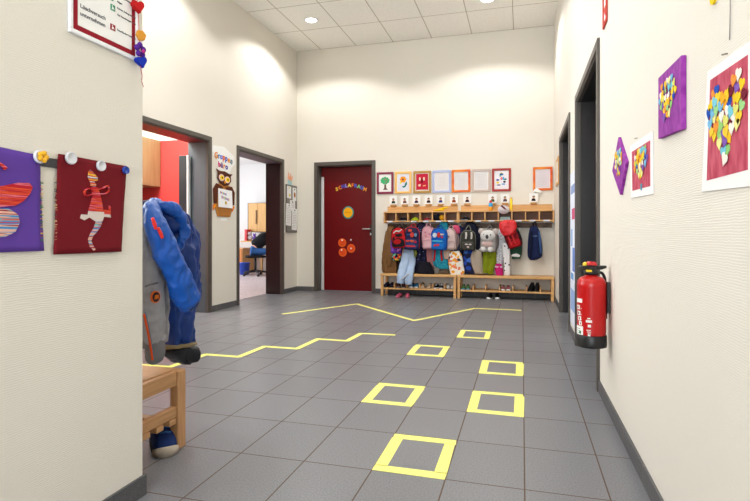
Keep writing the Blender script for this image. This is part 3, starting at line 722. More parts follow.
m_rose = cloth((196, 128, 128))
t = cloth_thing('trousers', 'dusty pink trousers under the pink backpack', 'trousers', m_rose, [(247, 426, 434), (256, 426.5, 434), (265, 427.5, 434), (269.5, 429, 434)], 8.03, .035, folds=3, seed=7)
m_teal = ramp_mat('teal_print', 'voronoi', [(0, (16, 74, 96)), (.2, (28, 138, 164)), (.6, (44, 160, 184))], 40)
t = cloth_thing('jacket', 'turquoise jacket with red straps under the blue backpack', 'jacket', m_teal, [(246, 433.5, 447), (256, 432.5, 448), (262, 433, 448.5), (266, 434, 448.5), (269, 440, 449)], 8.0, .05, folds=4, seed=8)
for (ua, ub) in ((435, 434), (441.5, 442)):
    b = B(); limb(b, [at_y(ua, 248, 7.935), at_y(ua-.3, 254, 7.93), at_y(ub, 261, 7.935)], [.014, .014, .014], .35, .002, 8); obj('red_strap', b, cloth((214, 36, 36)), t, 0, True)
cloth_thing('jacket', 'pale peach cloth hanging right of the turquoise jacket', 'jacket', cloth((222, 188, 168)), [(248, 443.5, 449), (254, 443.5, 450), (259, 444.5, 449)], 7.955, .02, folds=3, seed=9, rings=8)
cloth_thing('knitted_hat', 'dark teal hat hanging above the blue backpack', 'hat', m_teal, [(220.5, 441, 445), (224, 439.5, 448), (230, 440, 449), (236, 441, 450)], 8.06, .04, folds=3, seed=10, rings=8)
cloth_thing('trousers', 'beige trousers resting on the bench below the turquoise jacket', 'trousers', cloth((150, 130, 110)), [(262, 441, 449.5), (268, 440, 450), (273.6, 438, 449.5)], 8.08, .035, folds=3, seed=11, rings=8)

m_nw = dots('navy_white', (30, 36, 76), (226, 226, 236), 12, .26)
t = cloth_thing('jacket', 'navy jacket with white flecks behind the blush backpack', 'jacket', m_nw, [(226, 455, 461), (230, 453, 464), (244, 452, 464), (256, 451.5, 463), (262, 452, 461)], 8.06, .05, seed=12)
b = B(); garment(b, [(225.5, 453.5, 458.5), (229, 452.5, 460), (234, 453, 460)], 8.0, .03, rings=7); obj('pink_hood', b, cloth((226, 88, 128)), t, 0, True)
m_or = ramp_mat('orange_print', 'voronoi_colour', [(0, (240, 236, 228)), (.52, (244, 170, 40)), (.7, (60, 56, 70)), (.82, (236, 130, 90)), (.9, (244, 240, 232))], 26, .8)
t = cloth_thing('gym_bag', 'white drawstring bag with orange and black pattern', 'bag', m_or, [(251, 450, 459), (256, 448.5, 462), (265, 448.5, 463.5), (272, 450, 464.5), (275.5, 451.5, 463.5)], 7.955, .03, folds=3, amp=.1, seed=13)
b = B(); limb(b, [at_y(453, 252, 7.99), at_y(455, 240, 8.02), at_y(456.5, 229, 8.06)], [.006]*3, 1, 0, 6); obj('cord', b, M_WHITE, t, 0, True)

m_nvy = cloth((24, 28, 52))
t = cloth_thing('jacket', 'dark navy jacket behind the olive backpack', 'jacket', m_nvy, [(222, 467, 472), (227, 464, 478), (240, 464, 482), (252, 465, 483), (259, 470, 482)], 8.065, .055, seed=14)
hang_loop(t, at_y(469.5, 222, 8.065), m_nvy)
b = B(); prism(b, [(-.02, -.015), (.005, -.02), (.02, .0), (.005, .018), (-.012, .012)], back_fr(at_y(480, 249.5, 7.99)), 0, .006); obj('white_patch', b, M_WHITE, t)
m_blp = ramp_mat('blue_print', 'voronoi_colour', [(0, (24, 32, 70)), (.5, (32, 70, 170)), (.8, (70, 120, 210)), (.93, (220, 224, 236))], 18)
t = cloth_thing('trousers', 'dark blue patterned trousers below the olive backpack', 'trousers', m_blp, [(249, 465, 476), (258, 463, 474.5), (266, 462.5, 472), (273.5, 461.5, 477)], 8.0, .045, folds=4, seed=15)
m_beige = cloth((190, 176, 158))
t = cloth_thing('trousers', 'beige trousers hanging between navy jacket and green trousers', 'trousers', m_beige, [(250, 473, 482), (258, 470.5, 482.5), (266, 472, 483), (273.8, 475, 484)], 7.955, .035, folds=3, seed=16)

m_lime = cloth((142, 156, 22))
p = at_y(489, 275, 7.97)
t = thing('trousers', (p.x, 7.97, p.z), 'lime green trousers under the koala backpack', 'trousers', GRP_C)
b = B(); garment(b, [(246, 484, 496), (252, 483.5, 496.5), (258, 483.5, 496.5)], 7.99, .045, folds=4, rings=8, seed=17); obj('hip', b, m_lime, t, 0, True)
for (ua, ub, vb) in ((486.6, 484.8, 273), (492.6, 490.4, 274)):
    b = B(); limb(b, [at_y(ua, 254, 7.985), at_y(ua-.2, 262, 7.98), at_y(ub, 269, 7.97), at_y(ub+.4, vb, 7.97)], [.05, .055, .052, .045], .7, .014); obj('trouser_leg', b, m_lime, t, 0, True)

m_dal = dots('black_spots', (232, 230, 232), (26, 26, 32), 20, .25)
m_gw = ramp_mat('grey_speckle', 'noise', [(.3, (120, 124, 132)), (.5, (214, 216, 222)), (.7, (240, 240, 244))], 60, .9, (1, 1, 1), False)
t = cloth_thing('jacket', 'grey and white speckled jacket left of the red backpack', 'jacket', m_gw, [(230, 498, 503), (236, 496.5, 506), (250, 495.5, 505), (262, 495, 503.5), (266, 496, 502.5)], 8.04, .045, seed=18)
cloth_thing('trousers', 'white leggings with black spots below the red backpack', 'trousers', m_dal, [(243, 502, 510), (252, 502.5, 510), (264, 504, 510), (275.5, 504, 510.3)], 7.965, .035, folds=2, amp=.1, seed=19)
t = cloth_thing('mitten', 'bright magenta mitten hanging beside the spotted leggings', 'mitten', cloth((216, 34, 128)), [(264, 496, 501), (268, 495, 502.5), (273, 495.5, 503.2), (276, 497, 502.5)], 7.955, .028, folds=2, amp=.06, seed=20, rings=10)
b = B(); garment(b, [(266, 494.8, 502.2), (268, 494.8, 502.8)], 7.953, .032, rings=6, folds=2, amp=.05); obj('pale_band', b, cloth((236, 200, 220)), t, 0, True)

m_grn = cloth((54, 94, 74))
t = cloth_thing('gym_bag', 'green bag with white panel hanging behind the red backpack', 'bag', m_grn, [(226, 508, 516), (236, 508, 521), (246, 509.5, 522), (255, 511, 521.5), (259, 512, 520)], 8.05, .04, folds=3, amp=.08, seed=21)
hang_loop(t, at_y(512, 226, 8.05), m_grn)
b = B(); prism(b, [(-.075, -.02), (.05, -.03), (.06, .0), (.01, .022), (-.05, .012)], back_fr(at_y(516, 255, 8.005)), -.02, .004); obj('white_panel', b, M_WHITE, t)

# backpacks
def backpack(u, vt, vb, wpx, Yc, d, mb, mp, mt, label, tilt=0.0, name='backpack', arch=.42, pocket=True, strapm=None, cat='backpack'):
    c = at_y(u, (vt+vb)/2, Yc); px = (at_y(u+1, 240, Yc)-at_y(u, 240, Yc)).length
    w = wpx*px; h = (at_y(u, vt, Yc)-at_y(u, vb, Yc)).length
    t = thing(name, (c.x, Yc, c.z-h/2), label, cat, GRP_B)
    yaw = random.uniform(-.22, .22)
    fr = Fr(c, (math.cos(yaw), math.sin(yaw), 0), (0, 0, 1), (math.sin(yaw), -math.cos(yaw), 0)).off(0, 0, 0, tilt)
    def prof(s):
        if s > 1-arch: return max(.12, (1-((s-1+arch)/arch)**2.3)**.5) if s < .999 else .12
        if s < .1: return .84+.16*(s/.1)**.5
        return 1.0
    def body(bm, w, h, d, cx, cy, cd, sag=.04, m=18):
        rings = []
        for i in range(m+1):
            s = i/m; k = prof(s); ring = []
            for q in range(28):
                th = 2*PI*q/28; ca, sa = math.cos(th), math.sin(th)
                a = math.copysign(abs(ca)**.55, ca)*w/2*k; e = math.copysign(abs(sa)**.6, sa)*d/2*(.55+.45*k)*(1.08-.25*s)
                p = fr.p(cx+a, cy-h/2+s*h, cd+e)
                p += Vector((0, 1, 0))*.011*noise.noise(p*16)+Vector((1, 0, 1))*.009*noise.noise(p*13)+Vector((0, 1, 0))*.005*ridge(p*30)
                ring.append(p)
            rings.append(ring)
        loft(bm, rings)
    b = B(); body(b, w, h, d, 0, 0, 0); obj('body', b, mb, t, 0, True)
    if pocket:
        b = B(); body(b, w*.8, h*.42, d*.34, 0, -h*.24, d*.44); fp = obj('front_pocket', b, mp, t, 0, True)
        b = B(); tube(b, spline([fr.p(-w*.36, -h*.13, d*.57), fr.p(-w*.2, -h*.105, d*.6), fr.p(w*.2, -h*.105, d*.6), fr.p(w*.36, -h*.13, d*.57)], 4), .004, 6); obj('zip', b, mt, fp)
    b = B(); P = [fr.p(-w*.49, -h*.42, d*.22)]
    for k in range(13):
        a = PI*(1-k/12); P.append(fr.p(w*.47*math.copysign(abs(math.cos(a))**.7, math.cos(a)), h*.1+h*.375*math.sin(a)**.8, d*.26))
    P.append(fr.p(w*.49, -h*.42, d*.22)); tube(b, P, .0065, 7); obj('piping', b, mt, t, 0, True)
    b = B(); top = fr.p(0, h/2-.005, -d*.1)
    tube(b, spline([top+fr.r*-.035, top+fr.r*-.03+Vector((0, .02, .03)), Vector((top.x, min(HY, top.y+.08), max(top.z+.045, HOOK_Z+.01))), top+fr.r*.03+Vector((0, .02, .03)), top+fr.r*.035], 5), .008, 7)
    obj('handle', b, mt, t, 0, True)
    for s in (-1, 1):
        b = B(); limb(b, [fr.p(s*w*.2, h*.42, -d*.42), fr.p(s*w*.42, h*.2, -d*.62), fr.p(s*w*.46, -h*.2, -d*.6), fr.p(s*w*.38, -h*.42, -d*.45)], [.018, .022, .018, .012], .35, 0, 8); obj('shoulder_strap', b, strapm or mt, t, 0, True)
    return t, fr, w, h, d
def blob(t, fr, out, d0, d1, rgb, name, m=None):
    b = B(); prism(b, out, fr, d0, d1); return obj(name, b, m or cloth(rgb), t, .003)

m_rb = cloth((206, 26, 34)); m_k = cloth((24, 22, 28))
t, fr, w, h, d = backpack(399.3, 227, 248, 15.5, 7.90, .13, m_rb, m_k, m_k, 'red and black backpack nearest the red door', .1)
blob(t, fr, [(-.03, .055), (.07, .06), (.085, .02), (.02, .005), (-.04, .02)], d*.42, d*.53, (30, 24, 30), 'dark_panel')
blob(t, fr, [(-.07, .085), (-.02, .115), (.03, .1), (.075, .125), (.075, .105), (.03, .08), (-.02, .095), (-.07, .065)], d*.3, d*.47, (226, 230, 228), 'pale_stripe')
blob(t, fr, [(-.085, .0), (-.05, .02), (-.06, -.03), (-.09, -.04)], d*.36, d*.53, (30, 24, 30), 'dark_stripe')
blob(t, fr, ell(.066, .04, -.005, -.065, 20), d*.55, d*.64, (196, 24, 30), 'red_panel')
m_nb = cloth((44, 40, 78)); m_cor = cloth((200, 50, 60))
t, fr, w, h, d = backpack(412.3, 226.5, 249.5, 16, 7.905, .15, m_nb, cloth((56, 66, 120)), m_cor, 'navy backpack with coral edging and colourful print', -.05)
for (a, c, rx, ry, col) in ((-.025, .115, .03, .022, (226, 84, 60)), (-.05, .05, .026, .014, (60, 90, 160)), (.01, .05, .03, .04, (214, 70, 66)), (.065, .05, .022, .03, (110, 150, 190))): blob(t, fr, ell(rx, ry, a, c, 14), d*.36, d*.54, col, 'printed_patch')
for (a, c, rx, ry, col) in ((-.05, -.05, .026, .015, (220, 70, 54)), (.015, -.045, .03, .018, (228, 96, 60)), (.07, -.06, .018, .014, (200, 40, 46)), (0, -.125, .085, .014, (226, 60, 66))): blob(t, fr, ell(rx, ry, a, c, 14), d*.5, d*.66, col, 'printed_patch')
b = B(); limb(b, [at_y(414, 248, 7.9), at_y(415.5, 253, 7.89), at_y(415, 257, 7.89)], [.02, .026, .016], .7, .004, 10); obj('keyring_toy', b, cloth((110, 120, 50)), t, 0, True)
m_pk = cloth((226, 172, 180))
t, fr, w, h, d = backpack(428.5, 226, 249, 12.5, 7.925, .13, m_pk, cloth((234, 186, 194)), cloth((206, 150, 164)), 'pink backpack between the navy dotted jacket and blue backpack', .04)
for a, c in ((-.03, .08), (.04, .05), (-.02, .02)): blob(t, fr, heart(.03, a, c), d*.4, d*.54, (206, 120, 136), 'heart_patch')
m_bl = cloth((20, 104, 200)); 
t, fr, w, h, d = backpack(439.3, 228, 249.8, 16.5, 7.885, .15, m_bl, cloth((26, 120, 214)), cloth((14, 70, 160)), 'bright blue backpack with red and white print', -.03)
for (a, c, rx, ry, col) in ((-.05, .055, .032, .036, (226, 236, 246)), (.012, .06, .024, .04, (220, 46, 44)), (.06, .07, .03, .012, (240, 214, 206)), (.065, .03, .018, .018, (206, 70, 120))): blob(t, fr, ell(rx, ry, a, c, 16), d*.38, d*.54, col, 'printed_patch')
blob(t, fr, [(-.06, -.115), (.03, -.105), (.035, -.075), (-.05, -.085)], d*.55, d*.66, (224, 52, 56), 'red_stripe')
blob(t, fr, rect(.16, .02, 0, -.035), d*.55, d*.645, (80, 190, 226), 'pale_stripe')
m_bs = cloth((226, 200, 196))
t, fr, w, h, d = backpack(451.3, 228.5, 249.5, 11, 7.93, .13, m_bs, cloth((216, 188, 184)), cloth((190, 158, 160)), 'blush backpack between the blue and olive backpacks', .06)
blob(t, fr, ell(.014, .012, -.02, .04, 10), d*.4, d*.54, (150, 110, 120), 'small_patch')
m_ol = cloth((62, 62, 56))
t, fr, w, h, d = backpack(468, 230, 250.5, 15.5, 7.91, .15, m_ol, cloth((70, 70, 64)), cloth((120, 120, 108)), 'dark olive backpack with pale tabs', -.03)
for ox in (-.035, .045):
    b = B(); limb(b, [fr.p(ox, .12, d*.45), fr.p(ox+.005, .07, d*.56), fr.p(ox, .02, d*.58)], [.013, .014, .013], .5, 0, 8); obj('pale_tab', b, cloth((216, 210, 204)), t, 0, True)
for ox in (-.025, .03): blob(t, fr, ell(.024, .012, ox, -.06, 12), d*.56, d*.66, (220, 206, 204), 'pale_patch')
blob(t, fr, ell(.02, .014, 0, -.1, 12), d*.56, d*.67, (226, 204, 202), 'pale_patch')
m_ko = cloth((170, 166, 164)); m_kl = cloth((232, 230, 228))
t, fr, w, h, d = backpack(489, 229.5, 251.5, 16.5, 7.905, .15, m_ko, m_ko, cloth((130, 126, 124)), 'grey koala shaped backpack with ears and pink shirt', -.04, pocket=False)
b = B(); ball(b, fr.p(-.005, .07, d*.42), .112, .06, .088, 14); kh = obj('koala_head', b, m_kl, t, 0, True)
for s in (-1, 1):
    b = B(); ball(b, fr.p(s*.105-.005, .135, d*.3), .045, .03, .045, 10); obj('ear', b, cloth((206, 196, 192)), kh, 0, True)
    b = B(); ball(b, fr.p(s*.05-.005, .085, d*.42+.052), .011, .009, .012, 8); obj('eye', b, M_BLACK, kh, 0, True)
    b = B(); ball(b, fr.p(s*.055-.01, -.13, d*.5), .042, .035, .042, 10); obj('paw', b, m_kl, t, 0, True)
b = B(); ball(b, fr.p(-.005, .058, d*.42+.052), .023, .018, .034, 10); obj('nose', b, cloth((80, 78, 80)), kh, 0, True)
b = B(); ball(b, fr.p(-.005, -.05, d*.4), .09, .04, .05, 12); obj('pink_shirt', b, cloth((226, 196, 190)), t, 0, True)
m_r2 = cloth((190, 22, 30))
t, fr, w, h, d = backpack(512.5, 228, 248, 14.5, 7.92, .14, cloth((128, 14, 26)), m_r2, m_k, 'large bright red backpack hanging askew under the white hat', .38)
b = B(); garment(b, [(220.5, 505, 513), (223, 500.5, 515.5), (228, 499.5, 516.5), (233, 501, 515), (235.5, 503, 511)], 7.87, .055, folds=5, amp=.16, seed=4.5, wr=.014); obj('top_flap', b, mat((214, 34, 42), .45, 0, .2, 18, .2, 80), t, 0, True)
for k in range(2): blob(t, fr, rect(.02, .15, -.04+.06*k, -.03), d*.56, d*.66, (214, 48, 54), 'red_strap')
# navy sports bag hanging alone
m_nv = cloth((20, 34, 78))
t = thing('sports_bag', (at_y(535, 245, 8.0).x, 8.0, .58), 'dark navy sports bag hanging alone at the right', 'bag', GRP_B)
b = B(); garment(b, [(226.5, 532, 537), (230, 529.5, 539), (240, 528, 541.5), (252, 527.5, 542.5), (257, 528, 541.5), (260, 530, 536.5)], 8.0, .085, folds=2, amp=.07, seed=3, taper=.6); obj('body', b, m_nv, t, 0, True)
b = B(); limb(b, [at_y(531.5, 231, 7.91), at_y(531, 245, 7.89), at_y(530.5, 257, 7.91)], [.014, .016, .013], .5, 0, 8); obj('side_strap', b, cloth((12, 20, 48)), t, 0, True)
b = B(); limb(b, [at_y(539, 231, 7.93), at_y(540.5, 245, 7.91), at_y(541, 254, 7.92)], [.014, .016, .013], .5, 0, 8); obj('side_strap', b, cloth((60, 90, 140)), t, 0, True)
b = B(); prism(b, rect(.07, .008), back_fr(at_y(535, 236, 7.915)), 0, .006); obj('pale_zip', b, cloth((120, 150, 190)), t)
b = B(); tube(b, spline([at_y(533.5, 227.5, 8.0), at_y(533.5, 224, 8.05), at_y(534.7, 221.5, HY), at_y(536, 224, 8.05), at_y(536, 227.5, 8.0)], 4), .009, 7); obj('handle', b, cloth((14, 18, 36)), t)

# ------------------------------------------------------------------ shoes
def shoe(x, y, z, head, L, mu, ms, label, group=None, tall=.0, ml=None, toe=None, name='shoe'):
    t = thing(name, (x, y, z), label, 'shoe', group)
    c_, s_ = math.cos(head), math.sin(head)
    def P(a, bb, zz): return Vector((x+c_*a-s_*bb, y+s_*a+c_*bb, z+zz))
    W = L*.19
    hw = lambda s: W*(.72+.28*math.sin(min(1, s/.72)*PI/2) if s < .72 else (1-((s-.72)/.285)**2.4)**.5) if s > .06 else W*(.45+.3*(s/.06))
    S = [i/16 for i in range(17)]
    b = B(); th = L*.1
    loft(b, [[P((s-.5)*L, -hw(s)*1.06, .001), P((s-.5)*L, hw(s)*1.06, .001), P((s-.5)*L, hw(s)*1.1, th), P((s-.5)*L, -hw(s)*1.1, th)] for s in S]); obj('sole', b, ms, t, .003)
    hgt = lambda s: L*(.40-.03*math.sin(s*9)) + tall if s < .42 else (L*.40+tall)*(1-(s-.42)/.58)+L*.17*((s-.42)/.58)**.5*(1 if s < .9 else max(.25, 1-((s-.9)/.1)**2*.75))
    rings = []
    for s in S:
        k = hw(s); hh = hgt(s); r = []
        for q in range(12):
            a = PI*q/11; r.append(P((s-.5)*L*.985, -k*math.copysign(abs(math.cos(a))**.7, math.cos(a)), th+max(.004, hh-th)*math.sin(a)**.8))
        rings.append(r)
    b = B(); loft(b, rings); up_ = obj('upper', b, mu, t, 0, True)
    b = B(); fr2 = Fr(P(-.24*L, 0, L*.40+tall), (c_, s_, 0), (-s_, c_, 0), (0, 0, 1)); prism(b, ell(L*.2, W*.62, 0, 0, 16), fr2, -.012, .006); obj('opening', b, cloth((30, 28, 34)), up_)
    if ml:
        b = B()
        for k in range(4):
            s = .46+.09*k; zz = hgt(s)+.003; tube(b, [P((s-.5)*L, -W*.5, zz-.006), P((s-.49)*L, 0, zz), P((s-.5)*L, W*.5, zz-.006)], L*.014, 6)
        obj('laces', b, ml, up_)
    if toe:
        b = B(); SS = [.80+.0125*i for i in range(17)]
        def sec(s):
            k = hw(min(s, .997))*1.14; a = (s-.5)*L*1.012; hh = th+L*.055*max(0, min(1, (s-.80)/.12))
            return [P(a, -k, .003), P(a, k, .003), P(a, k, hh), P(a, k*.4, hh+L*.012), P(a, -k*.4, hh+L*.012), P(a, -k, hh)]
        loft(b, [sec(s) for s in SS]); obj('toe_cap', b, toe, up_, 0, True)
    return t
SH = 'shoes on and under the benches'; zs = .1285; sy = BY0+.125
def pair(us, Y, z, L, mu, ms, lab, dh=(0, 0), **kw):
    for i, u in enumerate(us):
        p = at_y(u, 290, Y); shoe(p.x, Y, z, -PI/2+dh[i], L, mu, ms, ('left ' if i == 0 else 'right ')+lab, SH, **kw)
pair((386.6, 392.0), sy, zs, .17, cloth((20, 22, 44)), M_BLACK, 'dark navy shoe of the pair under the brown jacket', (-.2, .15))
pair((398.4, 403.6), sy, zs, .165, cloth((86, 52, 44)), cloth((190, 176, 170)), 'brown shoe of the pair below the pale blue trousers', (.1, .2))
pair((412.0, 416.6), sy, zs, .16, cloth((40, 130, 186)), M_WHITE, 'bright blue shoe with white sole on left bench shelf', (-.1, .1), toe=M_WHITE)
pair((423.0, 429.6), sy, zs, .16, cloth((206, 176, 142)), cloth((236, 226, 214)), 'beige shoe on the left bench shelf', (.1, -.1), toe=cloth((226, 206, 184)))
pair((436.4, 441.4), sy, zs, .165, cloth((28, 30, 40)), M_WHITE, 'black sneaker with white sole on left bench shelf', (-.15, .1), ml=M_WHITE)
pair((448.0, 453.2), sy, zs, .16, cloth((224, 220, 216)), cloth((150, 140, 136)), 'white shoe at the right end of left bench shelf', (.2, -.15))
pair((463.4, 468.0), sy, zs, .155, cloth((92, 140, 84)), mat((110, 176, 224), .6), 'green shoe with light blue sole on right bench shelf', (-.05, .1))
pair((503.2, 508.2), sy, zs, .16, cloth((176, 96, 104)), M_WHITE, 'pink and white shoe on the right bench shelf', (-.05, .1), toe=M_WHITE)
for u, hd, lab in ((531.5, -PI/2-.3, 'left black boot leaning on the right bench shelf'), (537.0, -PI/2-.2, 'right black boot leaning on the right bench shelf')):
    p = at_y(u, 285, sy); shoe(p.x, sy, zs, hd, .18, cloth((18, 18, 22)), M_BLACK, lab, SH, tall=.045, name='boot')
for us, v, col, ms, lab in (((398.2, 406.8), 298.0, cloth((176, 70, 96)), cloth((84, 60, 70)), 'pink shoe on the floor under left bench'), ((489.4, 497.0), 299.2, cloth((30, 30, 34)), M_WHITE, 'black shoe with white sole on floor under right bench')):
    for i, u in enumerate(us):
        p = at_z(u, v, 0); shoe(p.x, p.y+.06, 0, -PI/2+(.1 if i else -.25), .16, col, ms, ('left ' if i == 0 else 'right ')+lab, SH, toe=(cloth((200, 110, 130)) if 'pink' in lab else M_WHITE))

# ================================================================== LEFT WALL: SIGNS AND NOTICE BOARD
t = thing('wall_lettering', (XL, 5.9, 1.75), 'two rows of coloured letters above the owl', 'letters')
cols = [(226, 140, 40), (50, 140, 190), (90, 110, 220), (236, 110, 50), (60, 90, 200), (240, 150, 40), (60, 110, 130)]
cols2 = [(200, 60, 110), (110, 70, 140), (236, 140, 40), (60, 50, 160)]
b = B(); pts = [(-.27, .10), (-.25, .17), (0, .19), (.24, .1), (.27, .0), (.18, -.06), (.13, -.15), (-.13, -.12), (-.16, .02), (-.25, .05)]
prism(b, pts, left_fr(at_x(224, 161.5, XL)), .0005, .002); obj('white_card', b, M_WHITE, t)
for i, ch in enumerate('Gruppen'):
    q = i/6; p = at_x(216+15.2*q, 155.6+5.9*q-1.2*math.sin(PI*q), XL)
    b = B(); text_bm(b, ch, .105, left_fr(p).off(0, 0, 0, .25-.55*q), .002, .007, 0, 'CENTER', .003); obj('letter', b, plastic(cols[i], .6), t)
for i, ch in enumerate('büro'):
    q = i/3; p = at_x(219+7.4*q, 164.4+2.6*q, XL)
    b = B(); text_bm(b, ch, .10, left_fr(p).off(0, 0, 0, .15-.3*q), .002, .007, 0, 'CENTER', .003); obj('letter', b, plastic(cols2[i], .6), t)
# owl
po = at_x(223.5, 195, XL); fo = left_fr(po)
t = thing('owl_sign', (XL, po.y, 1.2), 'brown paper owl holding a white sign between the doorways', 'owl decoration')
def ob2(name, out, d0, d1, rgb): 
    b = B(); prism(b, [(x*1.14, (y*.76 if y > 0 else y)) for x, y in out], fo, d0, d1); return obj(name, b, paper(rgb), t)
ob2('body', [(-.19, -.13), (-.2, .06), (-.15, .17), (0, .2), (.16, .15), (.2, .04), (.19, -.13), (.13, -.28), (-.13, -.28)], .0005, .008, (190, 128, 62))
ob2('wing', [(-.21, -.12), (-.22, .08), (-.16, .18), (-.02, .13), (-.08, .06), (-.13, .05), (-.15, -.12)], .008, .014, (92, 46, 28))
ob2('wing', [(.21, -.12), (.22, .06), (.16, .16), (.02, .13), (.08, .06), (.13, .05), (.15, -.12)], .008, .014, (92, 46, 28))
ob2('head', [(-.16, .42), (-.1, .39), (0, .4), (.1, .37), (.17, .375), (.13, .33), (.14, .25), (.09, .18), (0, .15), (-.09, .19), (-.14, .27), (-.13, .36)], .008, .016, (88, 48, 32))
for a in (-.062, .055):
    ob2('eye_ring', ell(.055, .058, a, .285-.02*(a > 0), 20), .016, .019, (240, 206, 196)); ob2('iris', ell(.038, .04, a+.006, .285-.02*(a > 0), 18), .019, .021, (250, 214, 20)); ob2('pupil', ell(.013, .015, a+.008, .285-.02*(a > 0), 12), .021, .023, (30, 24, 20))
ob2('beak', [(-.02, .235), (.02, .232), (0, .19)], .019, .025, (246, 158, 40))
ob2('belly', [(-.12, -.17), (.13, -.17), (.11, -.27), (-.1, -.27)], .008, .011, (178, 116, 56))
for a in (-.2, .185):
    for k in range(3): ob2('foot', [(a-.03+.015*k, -.14), (a-.01+.015*k, -.135), (a+.005+.012*(k-1), -.2+.02*k), (a-.01+.012*(k-1), -.21+.02*k)], .014+.001*k, .018+.001*k, (240, 120+20*k, 30))
ob2('sign_card', [(-.125, -.16), (.165, -.165), (.15, .085), (-.13, .1)], .016, .02, (250, 250, 252))
for y, x0, n, w_ in ((.035, -.09, 7, .018), (-.03, -.06, 8, .02)):
    for i in range(n):
        ob2('printed_letter', rect(w_*.62, .03+.008*(i % 3 == 0), x0+i*w_*1.05, y-.004*i), .02, .0215, [(200, 80, 110), (90, 110, 200), (240, 160, 60), (110, 170, 110), (120, 100, 190)][i % 5])
ob2('small_drawing', ell(.02, .022, .02, -.1, 12), .02, .0215, (200, 170, 60))
b = B(); pw = at_x(224, 219.5, XL); prism(b, rect(.14, .035), left_fr(pw), 0, .002); tag(obj('paper_strip', b, M_WHITE), 'small white paper strip under the owl', 'paper')
# notice board
y0, y1, z0, z1 = 7.725, 8.135, .99, 1.775
t = thing('notice_board', (XL, (y0+y1)/2, z0), 'grey metal notice board in the left back corner', 'notice board')
fr = left_fr((XL, (y0+y1)/2, (z0+z1)/2))
b = B(); prism(b, rect(y1-y0, z1-z0), fr, 0, .012); obj('panel', b, mat((138, 134, 128), .5, .3), t)
b = B(); border(b, fr, y1-y0, z1-z0, .018, .001, .018); obj('rim', b, mat((110, 106, 102), .4, .4), t, .002)
NP = [('white paper with a yellow spot at top left of the notice board', -.10, .27, .17, .2, -.03), ('paper with an orange brown picture at top right of the board', .11, .25, .15, .22, .02), ('small white paper in the middle of the notice board', .03, .06, .2, .17, .03),
      ('long white letter at lower left of the notice board', -.125, -.1, .2, .36, -.06), ('long white letter at lower right of the notice board', .095, -.17, .2, .36, -.05)]
for i, (lab, a, c, w, h, r) in enumerate(NP):
    f2 = fr.off(a, c, 0, r); dz = .0125+.002*i
    t = thing('pinned_paper', f2.p(0, -h/2, dz), lab, 'paper', 'papers on the notice board')
    b = B(); prism(b, rect(w, h), f2, dz, dz+.001); obj('sheet', b, M_WHITE, t)
    b = B(); prism(b, ell(.012, .012, 0, h/2-.03, 12), f2, dz+.001, dz+.009); obj('magnet', b, plastic((40, 36, 40) if i != 0 else (230, 200, 60)), t)
    b = B()
    if i == 1: prism(b, ell(.035, .045, .01, -.01, 14), f2, dz+.001, dz+.002); obj('picture', b, paper((176, 110, 40)), t)
    elif i == 0: prism(b, ell(.03, .025, .03, -.05, 12), f2, dz+.001, dz+.002); obj('yellow_spot', b, paper((238, 216, 70)), t)
    else:
        for k in range(int(h/.03)-2): prism(b, rect(w*(.74 if k % 4 else .5), .006, 0, h/2-.06-k*.028), f2, dz+.001, dz+.0016)
        obj('text_lines', b, paper((186, 186, 190)), t)
pc = at_x(290, 179, XL); fr = left_fr(pc)
t = thing('crown_card', (XL, pc.y, pc.z-.08), 'orange crown drawing over a pale teal card above the board', 'paper')
b = B(); prism(b, [(-.09, -.01), (.07, -.03), (.1, .07), (.045, .03), (.02, .1), (-.02, .03), (-.07, .12)], fr, .002, .004); obj('orange_crown', b, paper((244, 176, 140)), t)
b = B(); prism(b, rect(.16, .1, -.01, -.07), fr, .0005, .002); obj('teal_card', b, paper((180, 214, 214)), t)

# ================================================================== NEAR LEFT WALL
fx = lambda u, v, d=0: at_x(u, v, XN+d)
# fire notice in a white frame
y0, y1, z0 = 1.282, 1.581, 1.588
w, h = y1-y0, .43; fr = left_fr((XN, (y0+y1)/2, z0+h/2))
t = thing('framed_notice', (XN, (y0+y1)/2, z0), 'framed fire safety notice with dark red border high on near wall', 'notice')
b = B(); border(b, fr, w, h, .013, .001, .012); obj('frame', b, plastic((240, 242, 246), .4), t, .003)
b = B(); prism(b, rect(w-.022, h-.022), fr, .001, .008); obj('sheet', b, M_WHITE, t)
b = B(); border(b, fr.off(0, 0), w-.032, h-.032, .016, .008, .009); obj('red_border', b, paper((150, 28, 44)), t)
M_TXT = paper((90, 92, 100))
def word(s, size, a, c, m=M_TXT, nm='text'):
    b = B(); text_bm(b, s, size, fr, .008, .0092, 0, 'LEFT'); 
    for v in b.verts: v.co += fr.r*a+fr.u*c
    obj(nm, b, m, t)
word('Löschversuch', .019, -.108, -.118); word('unternehmen', .019, -.108, -.142)
word('In Sicherheit', .019, -.108, -.01); word('bringen', .019, -.108, -.034)
for k, s in enumerate(('Gefährdete Personen mitnehmen', 'Türen schließen', 'Gekennzeichneten Fluchtweg', 'folgen', 'Keinen Aufzug benutzen', 'Auf Anweisungen achten')): word(s, .0095, .048, .03-.0225*k)
word('Feuerlöscher benutzen', .0095, .048, -.135)
